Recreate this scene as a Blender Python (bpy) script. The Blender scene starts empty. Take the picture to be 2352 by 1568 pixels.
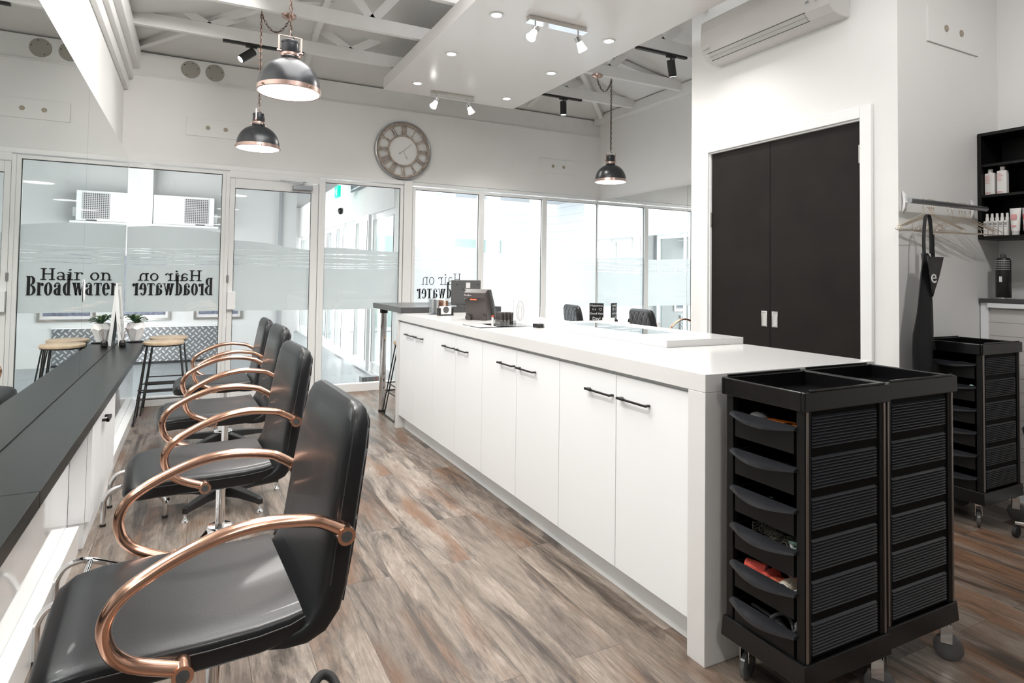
import bpy, math, random
from mathutils import Vector, Matrix
random.seed(7)
PI = math.pi
S = bpy.context.scene
COL = S.collection

# ------------------------------------------------------------------ camera
def setup_camera():
    f, cy = 1421.589, 587.773
    yaw, pit, rol = 0.4730055764, 0.0322267575, 0.0139634467
    fw = Vector((math.sin(yaw)*math.cos(pit), math.cos(yaw)*math.cos(pit), math.sin(pit)))
    r = Vector((math.cos(yaw), -math.sin(yaw), 0)); u = r.cross(fw)
    r2 = r*math.cos(rol)+u*math.sin(rol); u2 = -r*math.sin(rol)+u*math.cos(rol)
    cd = bpy.data.cameras.new('camera'); co = bpy.data.objects.new('camera', cd)
    COL.objects.link(co)
    m = Matrix.Identity(4)
    for i in range(3):
        m[i][0] = r2[i]; m[i][1] = u2[i]; m[i][2] = -fw[i]
    m[0][3], m[1][3], m[2][3] = 0, 0, 1.2
    co.matrix_world = m
    cd.sensor_width = 36; cd.sensor_fit = 'HORIZONTAL'
    cd.lens = 36*f/2352
    cd.shift_y = (cy-784)/2352
    cd.clip_start = .05
    S.camera = co
setup_camera()

# ------------------------------------------------------------------ world, light, exposure
W = bpy.data.worlds.new('World'); S.world = W; W.use_nodes = True
bg = W.node_tree.nodes['Background']
bg.inputs[0].default_value = (.97, .985, 1, 1); bg.inputs[1].default_value = 4.3
S.view_settings.view_transform = 'Standard'; S.view_settings.look = 'None'
S.view_settings.gamma = 1; S.view_settings.use_curve_mapping = False
S.view_settings.exposure = 0.73
S.cycles.transparent_max_bounces = 32

def area(name, loc, rot, sx, sy, power, col=(1,1,1), spread=PI):
    l = bpy.data.lights.new(name, 'AREA'); l.shape = 'RECTANGLE'; l.size = sx; l.size_y = sy
    l.energy = power; l.color = col; l.spread = spread
    o = bpy.data.objects.new(name, l); COL.objects.link(o); o.location = loc; o.rotation_euler = rot
    return o
def spot(name, loc, target, power, angle=100, blend=.8, size=.04, col=(1,.97,.93)):
    l = bpy.data.lights.new(name, 'SPOT'); l.energy = power; l.spot_size = math.radians(angle)
    l.spot_blend = blend; l.shadow_soft_size = size; l.color = col
    o = bpy.data.objects.new(name, l); COL.objects.link(o); o.location = loc
    d = Vector(target)-Vector(loc); o.rotation_euler = d.to_track_quat('-Z', 'Y').to_euler()
    return o
# added soft area fills that brighten the room, with no real fittings
# one fill over the chairs, a weaker one behind the camera
area('ceiling_fill', (.55, 2.75, 3.10), (0, 0, 0), 1.2, 2.3, 44, (1,.985,.965))
area('ceiling_fill_2', (.4, -.4, 3.35), (0, 0, 0), 1.2, 2.0, 7, (1,.98,.95))
spot('nook_spot', (2.7, .35, 3.05), (3.72, 1.9, 1.75), 36, 92, .9, .05)
spot('wall_washer', (.55, 2.5, 3.10), (-.6, 3.3, 2.75), 45, 95, .9, .05)
spot('wall_washer', (.55, 4.1, 3.10), (-.6, 5.0, 2.75), 45, 95, .9, .05)
# mall corridor lighting
area('corridor_light', (.4, 7.9, 2.55), (0, 0, 0), 2.4, 1.6, 30, (.95,.98,1))

# ------------------------------------------------------------------ materials
def mat(name, color, rough=.5, metal=0, spec=.5, coat=0, emit=None, es=0, bump=None, noise=None, alpha=None, trans=0, ior=None):
    m = bpy.data.materials.new(name); m.use_nodes = True
    nt = m.node_tree; b = nt.nodes['Principled BSDF']
    b.inputs['Base Color'].default_value = (*color, 1)
    b.inputs['Roughness'].default_value = rough; b.inputs['Metallic'].default_value = metal
    b.inputs['Specular IOR Level'].default_value = spec
    if coat: b.inputs['Coat Weight'].default_value = coat; b.inputs['Coat Roughness'].default_value = .05
    if emit: b.inputs['Emission Color'].default_value = (*emit, 1); b.inputs['Emission Strength'].default_value = es
    if trans: b.inputs['Transmission Weight'].default_value = trans
    if ior: b.inputs['IOR'].default_value = ior
    tc = nt.nodes.new('ShaderNodeTexCoord')
    if noise:   # (scale, amount) tonal variation
        n = nt.nodes.new('ShaderNodeTexNoise'); n.inputs['Scale'].default_value = noise[0]; n.inputs['Detail'].default_value = 6
        nt.links.new(tc.outputs['Object'], n.inputs['Vector'])
        r = nt.nodes.new('ShaderNodeValToRGB')
        c0 = tuple(max(0, c*(1-noise[1])) for c in color); c1 = tuple(min(1, c*(1+noise[1])) for c in color)
        r.color_ramp.elements[0].position = .35; r.color_ramp.elements[1].position = .65
        r.color_ramp.elements[0].color = (*c0, 1); r.color_ramp.elements[1].color = (*c1, 1)
        nt.links.new(n.outputs['Fac'], r.inputs['Fac']); nt.links.new(r.outputs['Color'], b.inputs['Base Color'])
    if bump:    # (scale, strength)
        n2 = nt.nodes.new('ShaderNodeTexNoise'); n2.inputs['Scale'].default_value = bump[0]; n2.inputs['Detail'].default_value = 4
        nt.links.new(tc.outputs['Object'], n2.inputs['Vector'])
        bp = nt.nodes.new('ShaderNodeBump'); bp.inputs['Strength'].default_value = bump[1]; bp.inputs['Distance'].default_value = .01
        nt.links.new(n2.outputs['Fac'], bp.inputs['Height']); nt.links.new(bp.outputs['Normal'], b.inputs['Normal'])
    return m

M = {}
M['wall'] = mat('wall_paint', (.80,.795,.78), .55, bump=(60,.03), noise=(1.5,.015))
M['ceil'] = mat('ceiling_paint', (.70,.695,.68), .7, noise=(2,.02))
M['beam'] = mat('beam_paint', (.76,.755,.74), .55, noise=(6,.02))
M['raft'] = mat('raft_paint', (.80,.775,.75), .22, spec=.5)
M['trimw'] = mat('gloss_white_trim', (.86,.86,.85), .22, coat=.3)
M['alu'] = mat('white_aluminium', (.80,.80,.79), .25, coat=.2)
M['gasket'] = mat('gasket', (.03,.03,.03), .6)
M['gloss'] = mat('gloss_panel', (.82,.82,.81), .06, coat=.6)
M['laminate'] = mat('white_laminate', (.88,.89,.90), .35)
M['stone'] = mat('white_stone', (.72,.712,.70), .15)
M['worktop'] = mat('charcoal_laminate', (.009,.0098,.0095), .30, spec=.25, noise=(90,.25))
M['bartop'] = mat('dark_bar_laminate', (.06,.06,.062), .28, noise=(90,.2))
M['leather'] = mat('black_leather', (.010,.0105,.012), .38, spec=.38, bump=(220,.035), coat=.06)
M['seam'] = mat('seam_thread', (.035,.034,.033), .5)
M['copper'] = mat('rose_copper', (.80,.47,.34), .19, 1)
M['copper_b'] = mat('brushed_copper', (.56,.40,.35), .28, 1)
M['chrome'] = mat('chrome', (.80,.80,.80), .07, 1)
M['nickel'] = mat('brushed_nickel', (.62,.60,.57), .22, 1)
M['steelgrey'] = mat('satin_steel', (.30,.31,.32), .3, .8)
M['blackmetal'] = mat('black_metal', (.012,.012,.012), .4)
M['shade'] = mat('satin_black_shade', (.022,.024,.028), .3, .2, spec=.7)
M['bplastic'] = mat('black_plastic', (.004,.004,.0045), .22, spec=.45)
M['bplastic_m'] = mat('black_plastic_matte', (.004,.004,.004), .42, spec=.3)
M['traylip'] = mat('tray_lip', (.02,.021,.024), .22, spec=.6)
M['rubber'] = mat('rubber', (.02,.02,.02), .7)
M['closet'] = mat('dark_brown_door', (.011,.0088,.0075), .6, spec=.22, noise=(4,.2))
M['wood'] = mat('stool_wood', (.60,.46,.32), .45, noise=(14,.18))
M['woodw'] = mat('pale_wood', (.62,.52,.42), .5, noise=(20,.12))
M['clockwood'] = mat('weathered_wood', (.40,.33,.27), .7, noise=(30,.35))
M['clockface'] = mat('clock_face', (.80,.79,.78), .5)
M['greymetal'] = mat('grey_metal', (.42,.42,.42), .3, .9)
M['mirror'] = mat('mirror_glass', (.83,.87,.86), .0, 1)
M['mirrorR'] = mat('mirror_glass_right', (.86,.885,.89), .0, 1)
M['white'] = mat('white_plastic', (.82,.82,.82), .35)
M['acw'] = mat('air_con_white', (.60,.585,.56), .4)
M['acg'] = mat('air_con_grey', (.52,.51,.49), .5)
M['dgrey'] = mat('dark_grey', (.08,.08,.08), .4)
M['mgrey'] = mat('mid_grey', (.33,.34,.35), .5)
M['bluegrey'] = mat('blue_grey', (.14,.15,.20), .4, noise=(20,.4))
M['beige'] = mat('beige_cover', (.33,.31,.27), .6)
M['putty'] = mat('putty_disc', (.36,.31,.24), .5)
M['black'] = mat('black', (.008,.008,.008), .4)
M['letter'] = mat('sign_vinyl', (.006,.006,.007), .35)
M['pot'] = mat('white_pot', (.85,.84,.84), .3)
M['leaf'] = mat('leaf_green', (.045,.105,.05), .45, noise=(25,.5))
M['leafl'] = mat('leaf_light', (.20,.27,.13), .5)
M['orange'] = mat('orange_plastic', (.75,.20,.03), .35)
M['purple'] = mat('purple_plastic', (.12,.05,.35), .3)
M['red'] = mat('red_velcro', (.75,.10,.07), .7, bump=(300,.5))
M['redor'] = mat('orange_velcro', (.80,.17,.08), .7, bump=(300,.5))
M['cream'] = mat('cream_velcro', (.68,.60,.48), .7, bump=(300,.5))
M['mint'] = mat('mint_plastic', (.45,.68,.58), .3)
M['pink'] = mat('pink_print', (.75,.36,.36), .5)
M['redtext'] = mat('red_print', (.55,.06,.06), .5)
M['bottle'] = mat('bottle_white', (.82,.79,.77), .3)
M['bottleg'] = mat('bottle_grey', (.60,.58,.58), .35)
M['gold'] = mat('champagne_wire', (.85,.76,.64), .3, .9)
M['fabric'] = mat('apron_fabric', (.012,.012,.013), .75, bump=(200,.2))
M['clothsheen'] = mat('apron_panel', (.03,.028,.028), .45)
M['green'] = mat('exit_green', (.0,.40,.25), .4, emit=(0,.55,.35), es=1.0)
M['brown'] = mat('brown_print', (.20,.10,.06), .4, noise=(18,.6))
M['brownp'] = mat('terminal_plastic', (.055,.045,.042), .35)
M['lipcase'] = mat('tester_tube', (.05,.042,.04), .35)
M['brick'] = mat('white_weatherboard', (.86,.88,.90), .6)
M['whitecol'] = mat('white_render', (.50,.52,.54), .5)
M['soffit'] = mat('grey_soffit', (.30,.30,.295), .6)
M['chalk'] = mat('chalk_white', (.8,.8,.8), .8)
M['greenglass'] = mat('green_tint_glass', (.35,.47,.43), .08, spec=.8)
M['mesh'] = mat('net_roller', (.16,.15,.12), .6)

def emis(name, col, s):
    m = bpy.data.materials.new(name); m.use_nodes = True; nt = m.node_tree
    for n in list(nt.nodes): nt.nodes.remove(n)
    e = nt.nodes.new('ShaderNodeEmission'); e.inputs[0].default_value = (*col, 1); e.inputs[1].default_value = s
    o = nt.nodes.new('ShaderNodeOutputMaterial'); nt.links.new(e.outputs[0], o.inputs[0]); return m
M['lamp'] = emis('lamp_lens', (1,.99,.97), 7)
M['lampb'] = emis('lamp_bulb', (1,.98,.94), 18)

def glass_mat(name, tint=(1,1,1), refl=1.0):
    m = bpy.data.materials.new(name); m.use_nodes = True; nt = m.node_tree
    for n in list(nt.nodes): nt.nodes.remove(n)
    t = nt.nodes.new('ShaderNodeBsdfTransparent'); t.inputs[0].default_value = (*tint, 1)
    g = nt.nodes.new('ShaderNodeBsdfGlossy'); g.inputs['Roughness'].default_value = 0
    fr = nt.nodes.new('ShaderNodeFresnel'); fr.inputs[0].default_value = 1.5
    mu = nt.nodes.new('ShaderNodeMath'); mu.operation = 'MULTIPLY'; mu.inputs[1].default_value = refl
    ge = nt.nodes.new('ShaderNodeNewGeometry'); io = nt.nodes.new('ShaderNodeMapRange')   # thin pane: same Fresnel entering and leaving
    io.inputs['To Min'].default_value = 1.5; io.inputs['To Max'].default_value = 1/1.5
    nt.links.new(ge.outputs['Backfacing'], io.inputs['Value']); nt.links.new(io.outputs[0], fr.inputs[0])
    mx = nt.nodes.new('ShaderNodeMixShader'); o = nt.nodes.new('ShaderNodeOutputMaterial')
    nt.links.new(fr.outputs[0], mu.inputs[0]); nt.links.new(mu.outputs[0], mx.inputs[0])
    nt.links.new(t.outputs[0], mx.inputs[1]); nt.links.new(g.outputs[0], mx.inputs[2]); nt.links.new(mx.outputs[0], o.inputs[0])
    return m
M['glass'] = glass_mat('window_glass', (.965,.98,.977), 1.0)
M['acrylic'] = glass_mat('clear_acrylic', (.93,.94,.94), 1.5)
M['lampglass'] = mat('frosted_lamp_glass', (.8,.8,.8), .25, emit=(1,1,1), es=.6)

def film_mat():
    # etched privacy film with thin clear wave lines in its upper band
    m = bpy.data.materials.new('privacy_film'); m.use_nodes = True; nt = m.node_tree
    for n in list(nt.nodes): nt.nodes.remove(n)
    N = nt.nodes.new; L = nt.links.new
    d = N('ShaderNodeBsdfDiffuse'); d.inputs[0].default_value = (.84,.855,.86,1)
    tl = N('ShaderNodeBsdfTranslucent'); tl.inputs[0].default_value = (.97,.98,.985,1)
    mx = N('ShaderNodeMixShader'); mx.inputs[0].default_value = .5
    L(d.outputs[0], mx.inputs[1]); L(tl.outputs[0], mx.inputs[2])
    tp = N('ShaderNodeBsdfTransparent'); tp.inputs[0].default_value = (.97,.98,.98,1)
    tc = N('ShaderNodeTexCoord'); sp = N('ShaderNodeSeparateXYZ'); L(tc.outputs['Object'], sp.inputs[0])
    def math_(op, a, b=None):
        n = N('ShaderNodeMath'); n.operation = op
        for i, v in enumerate((a, b)):
            if v is None: continue
            if isinstance(v, (int, float)): n.inputs[i].default_value = v
            else: L(v, n.inputs[i])
        return n.outputs[0]
    tot = None
    for (z0, amp, fr, ph, wd) in ((1.262,.010,3.1,.4,.0022),(1.285,.014,2.2,2.0,.002),(1.318,.020,2.7,1.1,.0022),(1.345,.012,3.9,3.0,.002),(1.378,.018,2.3,4.1,.0022),(1.405,.010,3.3,.2,.0018)):
        s = math_('SINE', math_('ADD', math_('MULTIPLY', sp.outputs[0], fr), ph))
        zz = math_('ADD', math_('MULTIPLY', s, amp), z0)
        df = math_('ABSOLUTE', math_('SUBTRACT', sp.outputs[2], zz))
        ln = math_('LESS_THAN', df, wd)
        tot = ln if tot is None else math_('MAXIMUM', tot, ln)
    base = math_('ADD', math_('MULTIPLY', tot, .75), .05)
    m2 = N('ShaderNodeMixShader'); L(base, m2.inputs[0]); L(mx.outputs[0], m2.inputs[1]); L(tp.outputs[0], m2.inputs[2])
    o = N('ShaderNodeOutputMaterial'); L(m2.outputs[0], o.inputs[0]); return m
M['film'] = film_mat()

def floor_mat():
    m = bpy.data.materials.new('plank_floor'); m.use_nodes = True; nt = m.node_tree; N = nt.nodes.new; L = nt.links.new
    b = nt.nodes['Principled BSDF']
    tc = N('ShaderNodeTexCoord')
    mp = N('ShaderNodeMapping'); mp.inputs['Rotation'].default_value = (0,0,PI/2); L(tc.outputs['Object'], mp.inputs[0])
    br = N('ShaderNodeTexBrick'); L(mp.outputs[0], br.inputs[0])
    br.inputs['Scale'].default_value = 1; br.inputs['Brick Width'].default_value = 1.22; br.inputs['Row Height'].default_value = .182
    br.inputs['Mortar Size'].default_value = .0010; br.inputs['Mortar Smooth'].default_value = .1
    br.offset = .37; br.offset_frequency = 2
    br.inputs['Color1'].default_value = (0,0,0,1); br.inputs['Color2'].default_value = (1,1,1,1); br.inputs['Mortar'].default_value = (.5,.5,.5,1)
    # grain: stretched noise, shifted per plank
    sc = N('ShaderNodeMapping'); sc.inputs['Scale'].default_value = (9, 1.9, 1); L(tc.outputs['Object'], sc.inputs[0])
    ad = N('ShaderNodeVectorMath'); ad.operation = 'ADD'; 
    ml = N('ShaderNodeVectorMath'); ml.operation = 'SCALE'; ml.inputs['Scale'].default_value = 37; L(br.outputs['Color'], ml.inputs[0])
    L(sc.outputs[0], ad.inputs[0]); L(ml.outputs[0], ad.inputs[1])
    n1 = N('ShaderNodeTexNoise'); n1.inputs['Scale'].default_value = 1.0; n1.inputs['Detail'].default_value = 9; n1.inputs['Roughness'].default_value = .70; n1.inputs['Distortion'].default_value = .9
    L(ad.outputs[0], n1.inputs['Vector'])
    def ramp(src, stops):
        q = N('ShaderNodeValToRGB'); e = q.color_ramp.elements
        e[0].position, e[0].color = stops[0][0], (*stops[0][1], 1); e[1].position, e[1].color = stops[-1][0], (*stops[-1][1], 1)
        for p, c in stops[1:-1]: z = e.new(p); z.color = (*c, 1)
        L(src, q.inputs[0]); return q.outputs[0]
    def mixc(f, a, b_, mode='MIX'):
        m_ = N('ShaderNodeMix'); m_.data_type = 'RGBA'; m_.blend_type = mode
        if isinstance(f, float): m_.inputs[0].default_value = f
        else: L(f, m_.inputs[0])
        L(a, m_.inputs[6])
        if isinstance(b_, tuple): m_.inputs[7].default_value = (*b_, 1)
        else: L(b_, m_.inputs[7])
        return m_.outputs[2]
    def noise(sx, sy, det, rough, dist, off=0):
        mm = N('ShaderNodeMapping'); mm.inputs['Scale'].default_value = (sx, sy, 1); mm.inputs['Location'].default_value = (off, off, 0); L(tc.outputs['Object'], mm.inputs[0])
        a_ = N('ShaderNodeVectorMath'); a_.operation = 'ADD'; L(mm.outputs[0], a_.inputs[0]); L(ml.outputs[0], a_.inputs[1])
        q = N('ShaderNodeTexNoise'); q.inputs['Scale'].default_value = 1; q.inputs['Detail'].default_value = det; q.inputs['Roughness'].default_value = rough; q.inputs['Distortion'].default_value = dist
        L(a_.outputs[0], q.inputs['Vector']); return q.outputs['Fac']
    base = ramp(n1.outputs['Fac'], [(.30,(.13,.105,.088)),(.45,(.225,.190,.162)),(.60,(.33,.285,.248)),(.74,(.42,.375,.335))])
    orange = ramp(noise(4.5, .95, 5, .6, .5, 11), [(.49,(0,0,0)),(.62,(1,1,1))])
    c1_ = mixc(orange, base, (.19,.112,.070))
    dark = ramp(noise(7.0, 1.15, 7, .68, 1.2, 23), [(.49,(0,0,0)),(.62,(.9,.9,.9))])
    c2_ = mixc(dark, c1_, (.052,.042,.037))
    n2f = noise(95, 5, 6, .65, 1.4, 3)
    c3_ = mixc(.9, c2_, ramp(n2f, [(.30,(.60,.57,.55)),(.50,(.95,.94,.93)),(.66,(1.15,1.14,1.12))]), 'MULTIPLY')
    wv = noise(26, 2.6, 3, .5, 3.2, 5)
    c4_ = mixc(.55, c3_, ramp(wv, [(.38,(.70,.66,.63)),(.46,(1,1,1)),(.54,(.82,.79,.76)),(.62,(1.08,1.07,1.06))]), 'MULTIPLY')
    vm = N('ShaderNodeMapping'); vm.inputs['Scale'].default_value = (4.2, 1.7, 1); L(tc.outputs['Object'], vm.inputs[0])
    vo = N('ShaderNodeTexVoronoi'); vo.inputs['Scale'].default_value = 1; L(vm.outputs[0], vo.inputs['Vector'])
    kn = ramp(vo.outputs['Distance'], [(.02,(.25,.22,.2)),(.06,(.55,.5,.47)),(.12,(1,1,1))])
    c4_ = mixc(.8, c4_, kn, 'MULTIPLY')
    hs = ramp(br.outputs['Color'], [(0,(.66,.63,.61)),(.5,(.92,.88,.84)),(1,(1.10,1.09,1.08))])
    c5_ = mixc(.9, c4_, hs, 'MULTIPLY')
    # seams
    mu3 = N('ShaderNodeMix'); mu3.data_type = 'RGBA'; L(br.outputs['Fac'], mu3.inputs[0]); L(c5_, mu3.inputs[6]); mu3.inputs[7].default_value = (.07,.055,.045,1)
    L(mu3.outputs[2], b.inputs['Base Color'])
    b.inputs['Roughness'].default_value = .36; b.inputs['Specular IOR Level'].default_value = .45
    bp = N('ShaderNodeBump'); bp.inputs['Strength'].default_value = .12; bp.inputs['Distance'].default_value = .004
    L(n2f, bp.inputs['Height']); L(bp.outputs[0], b.inputs['Normal'])
    return m
M['floor'] = floor_mat()

def tile_mat(name, c, g, w, h, rough=.35, off=.5):
    m = bpy.data.materials.new(name); m.use_nodes = True; nt = m.node_tree; N = nt.nodes.new; L = nt.links.new
    b = nt.nodes['Principled BSDF']; tc = N('ShaderNodeTexCoord')
    br = N('ShaderNodeTexBrick'); L(tc.outputs['Object'], br.inputs[0]); br.offset = off
    br.inputs['Scale'].default_value = 1; br.inputs['Brick Width'].default_value = w; br.inputs['Row Height'].default_value = h
    br.inputs['Mortar Size'].default_value = .003
    br.inputs['Color1'].default_value = (*c, 1); br.inputs['Color2'].default_value = (*[x*.93 for x in c], 1); br.inputs['Mortar'].default_value = (*g, 1)
    L(br.outputs['Color'], b.inputs['Base Color']); b.inputs['Roughness'].default_value = rough
    return m
M['ctile'] = tile_mat('corridor_tile', (.24,.26,.27), (.12,.13,.13), .6, .3, .3, .5)

def tread_mat():
    # five-bar tread plate: alternating slanted lozenges
    m = bpy.data.materials.new('tread_plate'); m.use_nodes = True; nt = m.node_tree; N = nt.nodes.new; L = nt.links.new
    b = nt.nodes['Principled BSDF']; tc = N('ShaderNodeTexCoord'); sp = N('ShaderNodeSeparateXYZ'); L(tc.outputs['Object'], sp.inputs[0])
    def ma(op, a, b_=None, c=None):
        n = N('ShaderNodeMath'); n.operation = op
        for i, v in enumerate((a, b_, c)):
            if v is None: continue
            if isinstance(v, (int, float)): n.inputs[i].default_value = v
            else: L(v, n.inputs[i])
        return n.outputs[0]
    X, Z = sp.outputs[0], sp.outputs[2]
    p = .075
    u = ma('DIVIDE', ma('ADD', X, Z), p); v = ma('DIVIDE', ma('SUBTRACT', X, Z), p)
    chk = ma('MODULO', ma('ADD', ma('ADD', ma('FLOOR', u), ma('FLOOR', v)), 1000), 2)
    fu = ma('ABSOLUTE', ma('SUBTRACT', ma('FRACT', ma('ADD', u, 100)), .5)); fv = ma('ABSOLUTE', ma('SUBTRACT', ma('FRACT', ma('ADD', v, 100)), .5))
    def ell(a, b_, sa, sb):
        return ma('LESS_THAN', ma('ADD', ma('POWER', ma('DIVIDE', a, sa), 2), ma('POWER', ma('DIVIDE', b_, sb), 2)), 1)
    e1 = ell(fu, fv, .46, .17); e2 = ell(fu, fv, .17, .46)
    k = ma('ADD', ma('MULTIPLY', chk, e1), ma('MULTIPLY', ma('SUBTRACT', 1, chk), e2))
    mx = N('ShaderNodeMix'); mx.data_type = 'RGBA'; L(k, mx.inputs[0]); mx.inputs[6].default_value = (.20,.205,.215,1); mx.inputs[7].default_value = (.62,.63,.64,1)
    L(mx.outputs[2], b.inputs['Base Color']); b.inputs['Metallic'].default_value = .55; b.inputs['Roughness'].default_value = .38
    bp = N('ShaderNodeBump'); bp.inputs['Distance'].default_value = .004; L(k, bp.inputs['Height']); L(bp.outputs[0], b.inputs['Normal'])
    return m
M['tread'] = tread_mat()

def lines_mat(name, base, pitch, axis=2, depth=.004, width=.06, rough=.5, dark=.55, offset=0):
    # horizontal grooves (weatherboards, tongue and groove)
    m = bpy.data.materials.new(name); m.use_nodes = True; nt = m.node_tree; N = nt.nodes.new; L = nt.links.new
    b = nt.nodes['Principled BSDF']; tc = N('ShaderNodeTexCoord'); sp = N('ShaderNodeSeparateXYZ'); L(tc.outputs['Object'], sp.inputs[0])
    a = N('ShaderNodeMath'); a.operation = 'DIVIDE'; L(sp.outputs[axis], a.inputs[0]); a.inputs[1].default_value = pitch
    a2 = N('ShaderNodeMath'); a2.operation = 'ADD'; L(a.outputs[0], a2.inputs[0]); a2.inputs[1].default_value = 100+offset
    f = N('ShaderNodeMath'); f.operation = 'FRACT'; L(a2.outputs[0], f.inputs[0])
    l = N('ShaderNodeMath'); l.operation = 'LESS_THAN'; L(f.outputs[0], l.inputs[0]); l.inputs[1].default_value = width
    mx = N('ShaderNodeMix'); mx.data_type = 'RGBA'; L(l.outputs[0], mx.inputs[0]); mx.inputs[6].default_value = (*base, 1); mx.inputs[7].default_value = (*[c*dark for c in base], 1)
    L(mx.outputs[2], b.inputs['Base Color']); b.inputs['Roughness'].default_value = rough
    bp = N('ShaderNodeBump'); bp.inputs['Distance'].default_value = depth; bp.invert = True; L(l.outputs[0], bp.inputs['Height']); L(bp.outputs[0], b.inputs['Normal'])
    return m
M['boards'] = lines_mat('weatherboards', (.88,.90,.92), .19, 2, .01, .06, dark=.8)
M['groove'] = lines_mat('grooved_panel', (.60,.57,.55), .075, 2, .003, .06, dark=.6)

def quilt_mat():
    m = bpy.data.materials.new('quilted_leather'); m.use_nodes = True; nt = m.node_tree; N = nt.nodes.new; L = nt.links.new
    b = nt.nodes['Principled BSDF']; b.inputs['Base Color'].default_value = (.018,.018,.02,1); b.inputs['Roughness'].default_value = .36; b.inputs['Specular IOR Level'].default_value = .7
    tc = N('ShaderNodeTexCoord'); sp = N('ShaderNodeSeparateXYZ'); L(tc.outputs['Object'], sp.inputs[0])
    def ma(op, a, b_=None):
        n = N('ShaderNodeMath'); n.operation = op
        for i, v in enumerate((a, b_)):
            if v is None: continue
            if isinstance(v, (int, float)): n.inputs[i].default_value = v
            else: L(v, n.inputs[i])
        return n.outputs[0]
    y = ma('DIVIDE', sp.outputs[1], .085); z = ma('DIVIDE', sp.outputs[2], .12)
    h = None
    for s in ('ADD', 'SUBTRACT'):
        f = ma('ABSOLUTE', ma('SUBTRACT', ma('FRACT', ma('ADD', ma(s, y, z), 50)), .5))   # .5 at lines
        k = ma('SUBTRACT', 1, ma('POWER', ma('MULTIPLY', f, 2), 6))
        h = k if h is None else ma('MULTIPLY', h, k)
    bp = N('ShaderNodeBump'); bp.inputs['Distance'].default_value = .012; L(h, bp.inputs['Height']); L(bp.outputs[0], b.inputs['Normal'])
    r = N('ShaderNodeValToRGB'); r.color_ramp.elements[0].position = .0; r.color_ramp.elements[0].color = (.07,.07,.072,1); r.color_ramp.elements[1].position = .25; r.color_ramp.elements[1].color = (.018,.018,.02,1)
    L(h, r.inputs[0]); L(r.outputs[0], b.inputs['Base Color'])
    return m
M['quilt'] = quilt_mat()

def speckle(m):
    nt = m.node_tree; N = nt.nodes.new; L = nt.links.new; b = nt.nodes['Principled BSDF']
    tc = N('ShaderNodeTexCoord'); v = N('ShaderNodeTexVoronoi'); v.inputs['Scale'].default_value = 90; L(tc.outputs['Object'], v.inputs['Vector'])
    l = N('ShaderNodeMath'); l.operation = 'LESS_THAN'; L(v.outputs['Distance'], l.inputs[0]); l.inputs[1].default_value = .10
    c = b.inputs['Base Color'].default_value[:]
    mx = N('ShaderNodeMix'); mx.data_type = 'RGBA'; L(l.outputs[0], mx.inputs[0]); mx.inputs[6].default_value = c; mx.inputs[7].default_value = (*[x*.80 for x in c[:3]], 1)
    L(mx.outputs[2], b.inputs['Base Color'])
speckle(M['stone'])

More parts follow.
